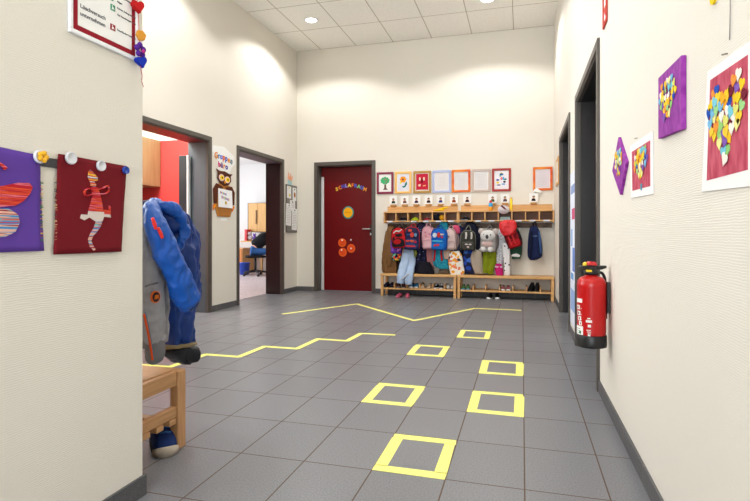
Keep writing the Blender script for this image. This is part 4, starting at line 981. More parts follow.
for (a, c, col, ww) in ((.012, -.035, (40, 140, 100), .036), (.028, -.068, (40, 140, 100), .02), (.028, -.135, (150, 28, 44), .022)):
    b = B(); prism(b, rect(ww, .02, a, c), fr, .008, .0093); obj('pictogram_field', b, paper(col), t)
    b = B(); prism(b, ell(.0025, .0025, a-.003, c+.005, 8), fr, .0093, .0098); prism(b, [(a-.006, c-.007), (a-.002, c-.007), (a, c-.003), (a+.004, c-.007), (a+.006, c-.005), (a+.001, c+.002), (a-.004, c+.002)], fr, .0093, .0098); obj('pictogram', b, M_WHITE, t)

# garland at the corner
t = thing('heart_garland', fx(143, 86, .03), 'garland of felt hearts and flowers on a red string at the corner', 'garland')
GD = .028; g = lambda u, v: at_x(u, v, XN+GD)
b = B(); tube(b, spline([g(136.5, -14), g(137, -5), g(137.5, 4), g(138.5, 20), g(139.5, 40), g(140.5, 60), g(141, 70), g(142.2, 76), g(141.8, 81), g(143.5, 87)], 5), .0011, 6); obj('string', b, cloth((206, 40, 36)), t)
b = B(); tube(b, spline([g(134.5, -14), g(135.5, -4), g(136.5, 6)], 4), .0010, 6); obj('string', b, cloth((230, 130, 110)), t)
b = B(); q = g(135.8, -13); tube(b, [(XN-.002, q.y, q.z), (XN+.032, q.y, q.z)], .003, 8); obj('pin', b, M_STEEL, t)
def charm(nm, out, u, v, rgb, dd=.008, rot=0.0):
    p = g(u, v); f = Fr(p, (.25, .97, 0), (0, 0, 1), (.97, -.25, 0)).off(0, 0, 0, rot)
    b = B(); prism(b, out, f, -dd, dd); obj(nm, b, cloth(rgb), t, .003)
charm('felt_heart', heart(.05), 138, 7.5, (206, 24, 26), .009, .25)
charm('felt_heart', heart(.046), 141.2, 62.5, (20, 56, 190), .009, .3)
charm('felt_bird', [(-.012, .0), (-.006, .018), (.012, .02), (.026, .008), (.02, -.012), (.0, -.018)], 139.2, 35.5, (240, 166, 60), .007)
b = B()
for k in range(5): ball(b, g(140.3, 50)+Vector((.0, .017*math.cos(k*2*PI/5+.4), .017*math.sin(k*2*PI/5+.4))), .008, .011, .011, 8)
obj('felt_flower', b, cloth((96, 44, 160)), t, 0, True)
b = B(); ball(b, g(141, 51.5)+Vector((.01, 0, 0)), .006, .007, .007, 8); obj('flower_centre', b, cloth((206, 60, 150)), t, 0, True)

# magnetic strip, pictures and magnets
b = B(); pA, pB = fx(28, 149.5), fx(62, 158)
sl = (1.185-1.2)/(.6)
prism(b, [(-.36, 1.162), (.255, 1.162), (.255, 1.189), (-.36, 1.189)], left_fr((XN, 1.26, 0)), .001, .006); tag(obj('magnetic_strip', b, mat((70, 72, 76), .4, .5)), 'grey magnetic strip holding the children\'s pictures on near wall', 'strip')
def sheet(bm, y0, y1, z0, z1, d, curl=.006, nx=16, nz=16, seed=0.0, slant=0.0, sk0=0.0, sk1=0.0):
    """a slightly curled paper with thickness"""
    def pt(i, j, o):
        s = j/nz; ya = y0+sk0*(1-s); yb_ = y1+sk1*(1-s); y = ya+(yb_-ya)*i/nx; z = z0+(z1-z0)*s-slant*(i/nx)*s
        lift = curl*((1-s)**2)*(.6+.4*math.cos(3*i/nx+seed))+.0015*noise.noise(Vector((y*14+seed, z*14, 0)))
        y2 = y+.0025*noise.noise(Vector((seed, z*60, i)))*(i in (0, nx))
        return Vector((XN+d+lift+o, y2, z))
    f = [[bm.verts.new(pt(i, j, .0009)) for j in range(nz+1)] for i in range(nx+1)]; k = [[bm.verts.new(pt(i, j, 0)) for j in range(nz+1)] for i in range(nx+1)]
    for i in range(nx):
        for j in range(nz):
            bm.faces.new((f[i][j], f[i+1][j], f[i+1][j+1], f[i][j+1])); bm.faces.new((k[i][j+1], k[i+1][j+1], k[i+1][j], k[i][j]))
    for i in range(nx): bm.faces.new((f[i][0], k[i][0], k[i+1][0], f[i+1][0])); bm.faces.new((f[i+1][nz], k[i+1][nz], k[i][nz], f[i][nz]))
    for j in range(nz): bm.faces.new((f[0][j+1], k[0][j+1], k[0][j], f[0][j])); bm.faces.new((f[nx][j], k[nx][j], k[nx][j+1], f[nx][j+1]))
M_THREAD = stripes('threads_warm', [(120, 16, 20), (196, 36, 34), (226, 84, 44), (186, 24, 40), (226, 120, 140), (200, 26, 28), (226, 170, 110)], 110)
M_THREAD2 = stripes('threads_cool', [(30, 40, 70), (200, 40, 40), (60, 140, 200), (226, 180, 160), (150, 30, 40), (90, 200, 210), (220, 60, 40)], 95)
M_THREAD3 = stripes('threads_mixed', [(230, 220, 200), (206, 40, 36), (236, 190, 60), (220, 70, 30), (60, 90, 160), (240, 236, 226), (196, 30, 40)], 130)
def edge_threads(bm, y, z0, z1, d, n=30):
    for k in range(n):
        z = z0+(z1-z0)*k/n+random.uniform(-.003, .003)
        tube(bm, [(XN+d-.0005, y-.004, z), (XN+d, y+.002+random.uniform(0, .003), z+.001)], .0011, 5)
t = thing('thread_picture', (XN, 1.04, .915), 'purple paper with a thread butterfly at the left photo edge', 'picture')
b = B(); sheet(b, .90, 1.182, .915, 1.203, .0065, .004, seed=1.0, slant=.011, sk1=.013); obj('paper', b, paper((98, 66, 160)), t, 0, True)
f3 = left_fr((XN+.0095, 1.075, 1.03))
wing = [(0, .0), (.012, .03), (.05, .062), (.10, .076), (.132, .078), (.143, .068), (.135, .048), (.115, .026), (.09, .012)]
low = [(0, -.004), (.07, .004), (.098, -.012), (.104, -.034), (.09, -.06), (.06, -.074), (.02, -.074), (0, -.05)]
off = -.062
for s in (1, -1):
    b = B(); prism(b, [(off+s*a, c) for a, c in wing], f3, 0, .0022); obj('upper_wing', b, M_THREAD, t)
    b = B(); prism(b, [(off+s*a, c) for a, c in low], f3, 0, .0024); obj('lower_wing', b, M_THREAD2, t)
    b = B(); tube(b, spline([f3.p(off, .06, .002), f3.p(off+s*.012, .1, .002), f3.p(off+s*.03, .122, .002), f3.p(off+s*.048, .121, .002), f3.p(off+s*.062, .11, .002)], 4), lerp_list([.0025, .003, .004, .0035, .006], 17), 6); obj('antenna', b, M_THREAD, t, 0, True)
b = B(); prism(b, ell(.011, .08, off, .0, 18), f3, .0005, .005); obj('butterfly_body', b, M_THREAD2, t)
b = B(); edge_threads(b, 1.188, .945, 1.12, .0085); obj('loose_threads', b, stripes('edge_threads', [(200, 50, 40), (70, 120, 80), (230, 180, 90), (50, 80, 150), (210, 90, 60)], 60), t)
t = thing('thread_picture', (XN, 1.37, .905), 'dark red paper with a striped thread seahorse on near wall', 'picture')
b = B(); sheet(b, 1.243, 1.526, .903, 1.206, .0065, .005, seed=4.0, slant=.002, sk0=-.017, sk1=-.03); obj('paper', b, paper((116, 22, 32)), t, 0, True)
b = B(); edge_threads(b, 1.2345, .95, 1.13, .0085, 26); obj('loose_threads', b, stripes('edge_threads2', [(160, 40, 40), (60, 70, 70), (220, 200, 150), (120, 40, 60)], 60), t)
f4 = left_fr((XN+.0095, 1.388, 1.06))
def seg(out, m, name, dd=.0024):
    b = B(); prism(b, out, f4, 0, dd); obj(name, b, m, t)
seg([(-.034, .104), (-.026, .112), (-.016, .104), (.002, .09), (.004, .08), (-.012, .076), (-.004, .066), (-.006, .056), (-.026, .06), (-.026, .07), (-.036, .086)], M_THREAD3, 'head')
seg([(-.024, .056), (.0, .058), (.012, .04), (.02, .012), (.028, -.022), (-.034, -.022), (-.024, .006), (-.018, .03)], M_THREAD, 'chest', .0026)
for s, pts in ((1, [(.0, .05), (.024, .056), (.044, .066), (.05, .052), (.036, .04), (.014, .036)]), (-1, [(-.018, .046), (-.036, .05), (-.05, .04), (-.046, .026), (-.028, .03), (-.016, .034)])):
    b = B(); tube(b, spline([f4.p(x, y, .002) for x, y in pts], 4), .0055, 7, .4); obj('fin', b, M_THREAD, t, 0, True)
seg([(.03, -.014), (.05, -.016), (.052, .0), (.06, -.004), (.058, -.03), (.03, -.03)], M_THREAD, 'side_fin')
seg([(-.034, -.0225), (.03, -.0225), (.056, -.026), (.06, -.04), (.03, -.038), (.024, -.052), (-.002, -.056), (-.03, -.042), (-.05, -.052), (-.066, -.046), (-.062, -.034), (-.036, -.034)], paper((220, 208, 200)), 'pale_belly', .0022)
seg([(-.004, -.057), (.022, -.053), (.016, -.07), (-.002, -.09), (-.016, -.102), (-.024, -.118), (-.014, -.136), (-.006, -.146), (-.014, -.15), (-.03, -.136), (-.036, -.112), (-.026, -.094), (-.012, -.076)], M_THREAD2, 'tail', .0026)
def magnet(u, v, r, rgb, lab, flower=False):
    p = fx(u, v); f = left_fr(p)
    t = thing('magnet', f.p(0, -r, .008), lab, 'magnet', 'round magnets on the near wall')
    n = 24; b = B(); d0 = .0105
    loft(b, [[f.p(r*q*math.cos(2*PI*k/n), r*q*math.sin(2*PI*k/n), d) for k in range(n)] for q, d in ((.96, d0), (1, d0+.002), (1, d0+.007), (.94, d0+.0095), (.8, d0+.0095), (.76, d0+.0085), (.02, d0+.0085))]); obj('body', b, plastic(rgb, .4), t)
    if flower:
        b = B()
        for k in range(5): ball(b, f.p(.2*r+r*.52*math.cos(k*1.2566), r*.52*math.sin(k*1.2566), d0+.012), .005, r*.42, r*.42, 8)
        obj('flower', b, plastic((246, 184, 32)), t, 0, True)
magnet(36, 156.8, .0195, (226, 228, 236), 'magnet with a yellow flower on the purple picture corner', True)
magnet(67.2, 158.3, .0195, (214, 216, 222), 'white round magnet at top left of the seahorse picture')
magnet(97.5, 166, .0175, (214, 216, 222), 'white round magnet at top middle of the seahorse picture')
magnet(122.3, 170.3, .0135, (30, 70, 170), 'small blue magnet at top right of the seahorse picture')

# ------------------------------------------------------------------ recess behind the corner: hook rail, bench, jackets, shoe
t = thing('hook_rail', (-2.2, YN, 1.08), 'wooden hook rail on the recess wall behind the near corner', 'hook rail')
b = B(); box(b, -2.95, -1.47, YN+.001, YN+.02, 1.06, 1.13); obj('board', b, M_WOOD, t, .003)
for k in range(7):
    x = -2.85+k*.215; b = B()
    tube(b, spline([(x, YN+.02, 1.1), (x, YN+.07, 1.09), (x, YN+.09, 1.105), (x, YN+.095, 1.13)], 3), .006, 6); obj('hook', b, mat((90, 90, 96), .35, .7), t)
bx1 = -1.475; bx0 = -2.7; by1 = 2.045
t = thing('bench', ((bx0+bx1)/2, 1.86, 0), 'beech wood bench end sticking out behind the near corner', 'bench', 'low shoe benches under the racks')
for xx in (bx0, bx1-.045):
    for yy in (YN+.03, by1-.055):
        b = B(); box(b, xx, xx+.045, yy, yy+.055, 0, .352); obj('leg', b, M_BEECHZ, t, .005)
    b = B(); box(b, xx+.008, xx+.037, YN+.085, by1-.055, .288, .35); obj('end_rail', b, M_BEECH, t, .004)
    b = B(); box(b, xx+.008, xx+.037, YN+.085, by1-.055, .148, .196); obj('lower_rail', b, M_BEECH, t, .004)
b = B(); box(b, bx0+.046, bx1-.046, YN+.03, by1-.002, .325, .352); obj('seat', b, wood_mat('beech_seat', (212, 166, 120), (192, 144, 100), 7, 0), t, .005)
for k in range(4):
    b = B(); y = YN+.07+k*.083; box(b, bx0+.004, bx1-.004, y, y+.045, .122, .147); obj('slat', b, M_BEECH, t, .003)

gx = lambda u, v, X: at_x(u, v, X)
# grey softshell jacket
m_gs = mat((150, 150, 155), .75, 0, .12, 40, .35, 500)
t = thing('jacket', (-1.55, 1.75, .45), 'grey softshell jacket with orange piping just behind the corner', 'jacket', 'jackets in the recess')
b = B(); garment(b, [(213, 134, 143), (222, 134, 149), (240, 132, 153), (262, 131, 156), (290, 130, 159), (322, 130, 160), (340, 130, 161), (350, 131, 161)], -1.56, .07, folds=5, amp=.16, wr=.013, rings=80, n=80, axis='x', seed=2.0); obj('body', b, m_gs, t, 0, True)
b = B(); limb(b, [gx(143, 221, -1.49), gx(148, 236, -1.47), gx(151, 258, -1.458), gx(152, 285, -1.452), gx(153.5, 316, -1.45), gx(154.5, 341, -1.452)], [.03, .052, .06, .057, .05, .044], .72, .014, 44, up=(1, 0, 0), n=16); obj('sleeve', b, m_gs, t, 0, True)
b = B(); limb(b, [gx(154.5, 340, -1.452), gx(155, 347, -1.452), gx(155, 354, -1.455), gx(155.5, 358, -1.46)], [.046, .045, .044, .04], .74, .006, 20, up=(1, 0, 0)); obj('cuff', b, mat((112, 112, 116), .8, 0, .1, 40, .35, 500), t, 0, True)
b = B(); P = spline([gx(144, 314, -1.403), gx(147.5, 330, -1.4), gx(150.5, 346, -1.402), (gx(152.5, 360, -1.404))], 6); tube(b, P, .0045, 8); obj('orange_piping', b, cloth((240, 92, 30)), t, 0, True)
b = B(); tube(b, [p+Vector((0, .006, .005)) for p in P], .0028, 7); obj('blue_piping', b, cloth((70, 130, 160)), t, 0, True)
b = B(); limb(b, [gx(145, 286.5, -1.408), gx(152, 284, -1.399), gx(160, 282.5, -1.42)], [.0035]*3, 1, 0, 6); obj('seam', b, mat((96, 96, 100), .8), t, 0, True)
fb = Fr(gx(155.8, 297, -1.403), (.12, .99, 0), (0, 0, 1), (.99, -.12, 0))
b = B(); prism(b, ell(.0225, .0235, 0, 0, 28), fb, -.006, .001); obj('badge_rim', b, cloth((236, 110, 40)), t)
b = B(); prism(b, ell(.0185, .0195, 0, 0, 28), fb, .001, .002); bd = obj('badge', b, cloth((40, 36, 42)), t)
b = B()
for k in range(3): prism(b, [(-.012+.008*k, -.008), (-.008+.008*k, -.008), (-.004+.006*k, .009), (-.008+.006*k, .009)], fb, .005, .0062)
prism(b, rect(.02, .003, 0, 0), fb, .005, .0062); obj('badge_emblem', b, cloth((240, 130, 50)), bd)
# blue jacket
m_b1 = mat((0, 50, 126), .45, 0, .16, 10, .25, 70); m_b2 = mat((0, 80, 172), .45, 0, .14, 10, .25, 70); m_b3 = mat((4, 22, 78), .55, 0, .16, 10, .25, 70)
t = thing('jacket', (-1.62, 1.95, .43), 'blue hooded rain jacket with red zip pulls over dark trousers behind the corner', 'jacket', 'jackets in the recess')
b = B(); garment(b, [(207, 154, 168), (214, 157, 178), (226, 159, 185), (245, 160, 189), (270, 163, 190.5), (292, 165, 191), (305, 165, 190), (318, 165, 183), (332, 164, 184), (345, 164, 186), (348, 164, 186)], -1.585, .085, folds=5, amp=.14, wr=.013, rings=90, n=90, axis='x', seed=5.0); obj('body', b, m_b1, t, 0, True)
b = B(); ball(b, gx(170, 222, -1.50), .07, .075, .07, 40, .4, 0, Matrix.Rotation(-.5, 3, 'X')); obj('hood', b, m_b1, t, 0, True)
b = B(); limb(b, [gx(156, 206, -1.47), gx(166, 206.5, -1.44), gx(176, 211, -1.435), gx(183, 221, -1.435), gx(184, 233, -1.44), gx(180, 244, -1.45), gx(172, 252, -1.46)], [.012, .018, .022, .024, .024, .02, .012], .8, .014, 26, n=14, up=(1, 0, 0)); obj('hood_rim', b, m_b2, t, 0, True)
b = B(); limb(b, [gx(163, 211, -1.575), gx(156, 207.5, -1.50), gx(152.5, 212.5, -1.425), gx(157, 229, -1.385), gx(166, 251, -1.375), (gx(177, 275, -1.37)), gx(185, 293, -1.374), gx(189, 302, -1.38)], [.03, .036, .042, .046, .052, .056, .06, .054], .7, .013, 44, n=16, up=(1, 0, 0)); obj('sleeve', b, m_b2, t, 0, True)
b = B(); limb(b, [gx(179, 299, -1.375), gx(186, 304, -1.372), (gx(191, 305, -1.372)), gx(195, 300, -1.38)], [.02, .028, .026, .016], .8, .008, 14, up=(1, 0, 0)); obj('cuff', b, m_b3, t, 0, True)
b = B(); tube(b, spline([gx(140, 204, -1.58), gx(148, 202, -1.53), gx(156, 203.5, -1.50), gx(164, 208, -1.49)], 5), .016, 12, .6); obj('collar_band', b, m_b3, t, 0, True)
for pts in (((149.5, 218), (151.5, 224), (153, 229)), ((155, 228), (157.5, 233), (159.5, 238))):
    b = B(); limb(b, [gx(u+3, v, -1.345) for u, v in pts], [.006, .008, .006], .8, .001, 10, up=(1, 0, 0)); obj('zip_pull', b, mat((226, 40, 30), .5), t, 0, True)
b = B(); garment(b, [(345, 163.5, 186.5), (347, 163.5, 187), (349.5, 163.5, 187)], -1.582, .092, folds=5, amp=.1, wr=.004, rings=6, n=44, axis='x', seed=5.0); obj('hem_band', b, cloth((150, 134, 100)), t, 0, True)
# dark trousers under the blue jacket, attached as a part of it
m_bk = nylon((26, 28, 36))
b = B(); garment(b, [(350, 163, 187), (353, 163, 190), (357, 168, 193), (362, 178, 190.5), (365, 182, 187)], -1.6, .06, folds=4, amp=.16, wr=.014, rings=18, n=36, axis='x', seed=8.0); obj('dark_trousers', b, m_bk, t, 0, True)
# shoe under the near bench
p = at_z(160.5, 449, 0)
shoe(p.x-.005, p.y+.02, 0, -.75, .26, cloth((26, 50, 110)), cloth((52, 48, 50)), 'navy blue sneaker with pale toe under the near bench end', SH, ml=cloth((60, 110, 180)), toe=cloth((214, 200, 184)), tall=.012)

# ================================================================== RIGHT WALL
PAL = [(246, 206, 40), (250, 176, 40), (244, 238, 226), (150, 206, 120), (120, 186, 226), (246, 210, 50), (160, 214, 140), (244, 238, 230), (130, 90, 180), (248, 206, 60), (30, 80, 180), (228, 226, 120), (120, 30, 50), (246, 196, 40), (120, 200, 220), (240, 236, 150), (240, 150, 60)]
def heart_collage(t, fr, W, Hh, d, size, step):
    """paper hearts overlapping inside a big heart W wide and Hh high"""
    poly = heart(1.0, n=60); pts = []
    def inside(x, y):
        c = False
        for (xa, ya), (xb, yb) in zip(poly, poly[1:]+poly[:1]):
            if (ya > y) != (yb > y) and x < (xb-xa)*(y-ya)/(yb-ya)+xa: c = not c
        return c
    m = int(.6/step)+2
    for j in range(-m, m+1):
        for i in range(-m, m+1):
            x = (i+.5*(j % 2))*step; y = j*step*.9
            if inside(x*1.02, y*1.0): pts.append((x, y))
    random.shuffle(pts)
    for k, (x, y) in enumerate(pts):
        b = B(); dz = d+.0005*(k % 7)
        prism(b, heart(size*random.uniform(.9, 1.15), x*W/.94+random.uniform(-.15, .15)*size, y*Hh/.87+random.uniform(-.15, .15)*size, random.uniform(-.6, .6), 14), fr, dz, dz+.0012)
        obj('paper_heart', b, paper(PAL[(k*5+k//3) % len(PAL)]), t)
M_MAG = ramp_mat('painted_magenta', 'noise', [(.35, (176, 54, 80)), (.65, (204, 92, 112))], 16, .8, (1, 2.5, 1), False)
M_PURP = ramp_mat('painted_purple', 'noise', [(.35, (128, 30, 140)), (.65, (160, 62, 168))], 26, .7, (1, 2, 1), False)
# large sheet
t = thing('heart_picture', (XR, 1.37, 1.06), 'large white sheet with red painting and paper heart at right edge', 'picture', 'heart collages on the right wall')
fr = right_fr((XR, 1.37, 1.22))
b = B(); prism(b, [(-.173, -.145), (.145, -.158), (.15, .142), (-.127, .155)], fr, .001, .004); obj('sheet', b, M_WHITE, t)
b = B(); prism(b, [(-.131, -.12), (.119, -.122), (.119, .117), (-.105, .128)], fr, .004, .0048); obj('red_painting', b, M_MAG, t)
heart_collage(t, fr.off(-.002, -.002), .236, .19, .005, .034, .108)
# purple canvases
t = thing('heart_canvas', (XR, 1.82, 1.28), 'upright purple canvas with a paper heart beside the large red sheet', 'canvas', 'heart collages on the right wall')
fr = right_fr((XR, 1.818, 1.383))
b = B(); prism(b, [(-.132, -.098), (.132, -.116), (.132, .098), (-.132, .108)], fr, .0, .014); obj('canvas', b, M_PURP, t, .002)
heart_collage(t, fr.off(-.012, -.004), .20, .165, .0145, .030, .12)
t = thing('heart_canvas', (XR, 2.70, 1.148), 'diamond hung purple canvas with a paper heart nearest the extinguisher', 'canvas', 'heart collages on the right wall')
fr = right_fr((XR, 2.70, 1.287))
b = B(); prism(b, [(-.013, .142), (-.193, .0), (.032, -.139), (.18, -.004)], fr, .0, .013); obj('canvas', b, M_PURP, t, .002)
heart_collage(t, fr.off(-.005, .005), .20, .15, .0135, .030, .125)
# small sheet
t = thing('heart_picture', (XR, 2.27, 1.11), 'smaller white sheet with red painting between the two purple canvases', 'picture', 'heart collages on the right wall')
fr = right_fr((XR, 2.272, 1.228))
b = B(); prism(b, [(-.19, -.108), (.203, -.12), (.198, .108), (-.208, .119)], fr, .001, .004); obj('sheet', b, M_WHITE, t)
b = B(); prism(b, [(-.155, -.08), (.165, -.088), (.163, .08), (-.168, .088)], fr, .004, .0048); obj('red_painting', b, M_MAG, t)
heart_collage(t, fr.off(.01, .006), .25, .15, .005, .034, .12)
b = B(); prism(b, [(-.014, -.065), (.014, -.066), (.01, -.092), (-.012, -.09)], fr.off(.02, .0), .0048, .006); obj('teal_tip', b, paper((70, 150, 170)), t)
for i, (u, v, lab) in enumerate(((637.5, 138, 'tiny nail above the smaller red sheet'), (727.5, 53.5, 'tiny nail above the large red sheet'))):
    b = B(); p = at_x(u, v, XR); tube(b, [p, p+Vector((-.012, 0, -.002))], .002, 8); tag(obj('nail', b, mat((150, 140, 130), .4, .6)), lab, 'nail', 'nails in the right wall')
# paper ornament at the top of the frame
po = at_x(605.5, 28, XR)
t = thing('paper_ornament', (XR, po.y, po.z), 'red and white cut paper ornament high on the right wall', 'ornament')
fr = right_fr((XR, po.y-.02, po.z+.19))
b = B(); border(b, fr, .14, .36, .022, .002, .01); obj('red_frame', b, paper((196, 74, 64)), t)
b = B(); prism(b, rect(.1, .32), fr, .002, .004); obj('white_sheet', b, M_WHITE, t)
for k in range(3):
    b = B(); prism(b, heart(.06, .0, -.1+.1*k), fr, .004, .007); obj('red_heart', b, paper((204, 84, 70)), t)
# yellow ornament and string above
p = at_x(716, -2, XR); b = B(); fr = right_fr(p)
t = thing('yellow_ornament', p, 'small yellow paper flower at the top photo edge on the right wall', 'ornament')
b = B(); prism(b, ell(.02, .018, 0, .004, 16), fr, .002, .008); obj('flower', b, paper((244, 206, 40)), t)
b = B(); prism(b, ell(.026, .026, .004, .012, 16), fr, .0005, .002); obj('white_back', b, M_WHITE, t)
b = B(); tube(b, [at_x(730, -30, XR-.004), at_x(730.3, 10, XR-.003), at_x(729.6, 40, XR-.002)], .0012, 6)
tag(obj('hanging_string', b, cloth((170, 166, 160))), 'thin grey string hanging on the right wall above the large sheet', 'string')

# poster strip between the two dark doorways
t = thing('poster', (XR, 5.135, .12), 'tall white and blue poster between the two dark doorways', 'poster')
fr = right_fr((XR, 5.135, .83))
b = B(); prism(b, rect(.5, 1.42), fr, .002, .005); obj('sheet', b, paper((226, 232, 246)), t)
for (a, c, w, h, col) in ((-.0, -.48, .4, .2, (150, 176, 222)), (.08, -.1, .2, .22, (110, 140, 210)), (-.1, .1, .16, .16, (150, 180, 224)), (.06, .32, .26, .1, (200, 90, 130)), (-.05, -.26, .24, .06, (110, 160, 214)), (0, .55, .36, .08, (140, 160, 206))):
    b = B(); prism(b, rect(w, h, a, c), fr, .005, .006); obj('colour_block', b, paper(col), t)

# fire extinguisher
ex, ey, er = .362, 3.035, .080
t = thing('fire_extinguisher', (ex, ey, .335), 'red fire extinguisher with black base hanging on the right wall', 'fire extinguisher')
M_XR = mat((190, 14, 16), .28, 0, .03, 5)
ez = .335
b = B(); lathe(b, [(er*.97, ez+.072), (er*.985, ez+.08), (er, ez+.1), (er, ez+.355), (er*1.008, ez+.36), (er, ez+.366), (er*.97, ez+.385), (er*.8, ez+.405), (er*.45, ez+.416), (er*.4, ez+.425)], ex, ey, 40); obj('cylinder', b, M_XR, t, 0, True)
b = B(); lathe(b, [(er*.9, ez+.001), (er*1.02, ez+.004), (er*1.045, ez+.02), (er*1.045, ez+.068), (er*1.0, ez+.074), (er*.6, ez+.074)], ex, ey, 40); obj('base', b, M_BLACK, t, 0, True)
b = B(); lathe(b, [(.03, ez+.42), (.042, ez+.424), (.042, ez+.446), (.03, ez+.45), (.028, ez+.47)], ex, ey, 28); obj('valve', b, M_BLACK, t, 0, True)
fe = Fr((ex, ey, ez), (.93, .36, 0), (0, 0, 1), (.36, -.93, 0))
b = B(); prism(b, [(-.073, .462), (-.072, .474), (-.03, .478), (.045, .474), (.083, .476), (.084, .462), (.05, .452), (-.03, .455)], fe, -.022, .022); obj('lever', b, M_BLACK, t, .004)
b = B(); prism(b, [(-.032, .477), (-.026, .495), (-.015, .5), (.02, .497), (.03, .476)], fe, -.018, .018); obj('push_button', b, mat((214, 44, 50), .35), t, .005)
b = B(); prism(b, [(-.05, .475), (-.048, .492), (-.033, .498), (-.034, .475)], fe, -.012, .012); obj('safety_tab', b, plastic((240, 206, 30)), t, .003)
b = B(); prism(b, rect(.03, .012, -.035, .447), fe, .028, .046); obj('safety_tab', b, plastic((236, 206, 40)), t, .003)
b = B(); tube(b, spline([fe.p(.03, .436, 0), fe.p(.07, .43, -.01), fe.p(.094, .39, -.02), fe.p(.096, .3, -.02), fe.p(.095, .2, -.02), fe.p(.094, .16, -.018)], 6), .0085, 10); obj('hose', b, M_BLACK, t, 0, True)
b = B(); tube(b, [fe.p(.094, .3, -.02), fe.p(.094, .16, -.018)], [.011, .013], 10); obj('nozzle', b, mat((120, 14, 20), .4), t, 0, True)
def label_patch(name, a0, a1, z0, z1, m, dr=.0006, n=10):
    """a thin label bent round the cylinder; angles from the eye direction"""
    b = B(); base = math.atan2(-ey, -ex)
    rings = []
    for r in (er+.0002, er+.0002+dr):
        rings.append([(r, base+math.radians(a0+(a1-a0)*i/n)) for i in range(n+1)])
    def q(r, th, z): return Vector((ex+r*math.cos(th), ey+r*math.sin(th), ez+z))
    o = [[b.verts.new(q(r, th, z)) for (r, th) in rings[k]] for k, z in ((1, z0), (1, z1), (0, z1), (0, z0))]
    for i in range(n):
        for k in range(4): b.faces.new((o[k][i], o[k][i+1], o[(k+1) % 4][i+1], o[(k+1) % 4][i]))
    for i in (0, n): b.faces.new([o[k][i] for k in range(4)])
    return obj(name, b, m, t)
M_LW = paper((236, 236, 232))
label_patch('white_label', -78, -38, .262, .285, M_LW)
for k, z in enumerate((.222, .188, .158, .13)):
    label_patch('pictogram_label', -74+6*k, -52+4*k, z, z+.024, M_LW); label_patch('pictogram_label', -46, -42, z+.004, z+.008, M_LW)
    label_patch('pictogram_ink', -68+6*k, -60+5*k, z+.005, z+.018, paper((150, 40, 40)), .0009)
label_patch('white_label', -80, -34, .076, .126, M_LW)
for k in range(3): label_patch('label_line', -72, -48, .108-.012*k, .112-.012*k, paper((150, 150, 150)), .0009)
label_patch('green_mark', -54, -44, .082, .098, paper((30, 110, 70)), .001)
label_patch('white_emblem', -16, -4, .172, .178, M_LW); label_patch('white_emblem', -22, 2, .152, .166, M_LW); label_patch('white_emblem', -14, -2, .125, .14, M_LW)
for k in range(3): label_patch('white_print', -20+3*k, -2, .106-.01*k, .110-.01*k, M_LW)
label_patch('white_emblem', -14, -4, .074, .084, M_LW)
b = B(); box(b, ex+.082, ex+.101, ey-.02, ey+.02, ez+.2, ez+.38); obj('wall_bracket', b, M_BLACK, t, .002)
t.scale = (.925, .925, .925); t.location.z = .353

# ================================================================== ROOMS BEHIND THE OPEN DOORS
M_LAM = tiled('laminate_planks', (206, 192, 192), (150, 132, 130), -8, 1.2, 6.0, .13, .002, .35, .07, 40.0, .0006, .5)
b = B(); box(b, -8, XL-TW, 6.1, 11.9, 0, .004); o = struct('floor_office', b, M_LAM, 'pale pinkish plank floor of the office', 'floor')
b = B(); box(b, -8, XL-TW, 11.9, 12.0, 0, 2.75); struct('wall_office', b, M_WALLW, 'white rear wall of the office', 'wall')
b = B(); box(b, -8.1, -8, 6.1, 12, 0, .8); box(b, -8.1, -8, 6.1, 12, 2.4, 2.75); box(b, -8.1, -8, 6.1, 7.6, .8, 2.4); box(b, -8.1, -8, 10.8, 12, .8, 2.4)
struct('wall_office_window', b, M_WALLW, 'white office wall around its window', 'wall')
b = B(); border(b, Fr((-8.05, 9.2, 1.6), (0, 1, 0), (0, 0, 1), (1, 0, 0)), 3.2, 1.6, .06, -.03, .03); box(b, -8.07, -8.03, 9.17, 9.23, .86, 2.34)
struct('window_2', b, M_WALLW, 'white framed window of the office', 'window')
b = B(); box(b, -8.1, XL-TW, 6.0, 12, 2.75, 2.85); struct('ceiling_office', b, M_WALLW, 'white office ceiling', 'ceiling')
b = B(); box(b, XL-TW, XL-TW+.1, YB+.2, 12, 0, 2.75); struct('wall_office_right', b, M_WALLW, 'white office wall behind the hall', 'wall')
b = B(); box(b, -8.1, XL-TW-.001, 6.0, 6.1, 0, 2.23, 0); box(b, -8.1, XL-TW-.001, 6.0, 6.1, 2.23, 2.75, 1)
w = struct('wall_partition', b, [M_RED, M_WALLW], 'red painted wall seen through the grey doorway', 'wall')
b = B(); box(b, -5.15, -5.05, 3.2, 6.0, 0, 2.23, 0); box(b, -5.15, -5.05, 3.2, 6.0, 2.23, 2.75, 1); struct('wall_red_room', b, [M_RED, M_WALLW], 'red painted rear wall of the red room', 'wall')
b = B(); box(b, -5.15, XL-TW, 3.1, 3.2, 0, 2.75); struct('wall_red_room_end', b, M_WALLW, 'white end wall of the red room', 'wall')
b = B(); box(b, -5.15, XL-TW, 3.1, 6.0, 2.75, 2.85); struct('ceiling_red_room', b, M_WALLW, 'white ceiling of the red room', 'ceiling')
t = thing('wall_cupboard', (-4.88, 5.3, 1.6), 'light wooden wall cupboard in the red room', 'cupboard')
b = B(); box(b, -5.045, -4.735, 4.6, 5.99, 1.6, 2.23); obj('body', b, wood_mat('oak', (186, 166, 122), (168, 146, 102), 3, 2), t, .003)
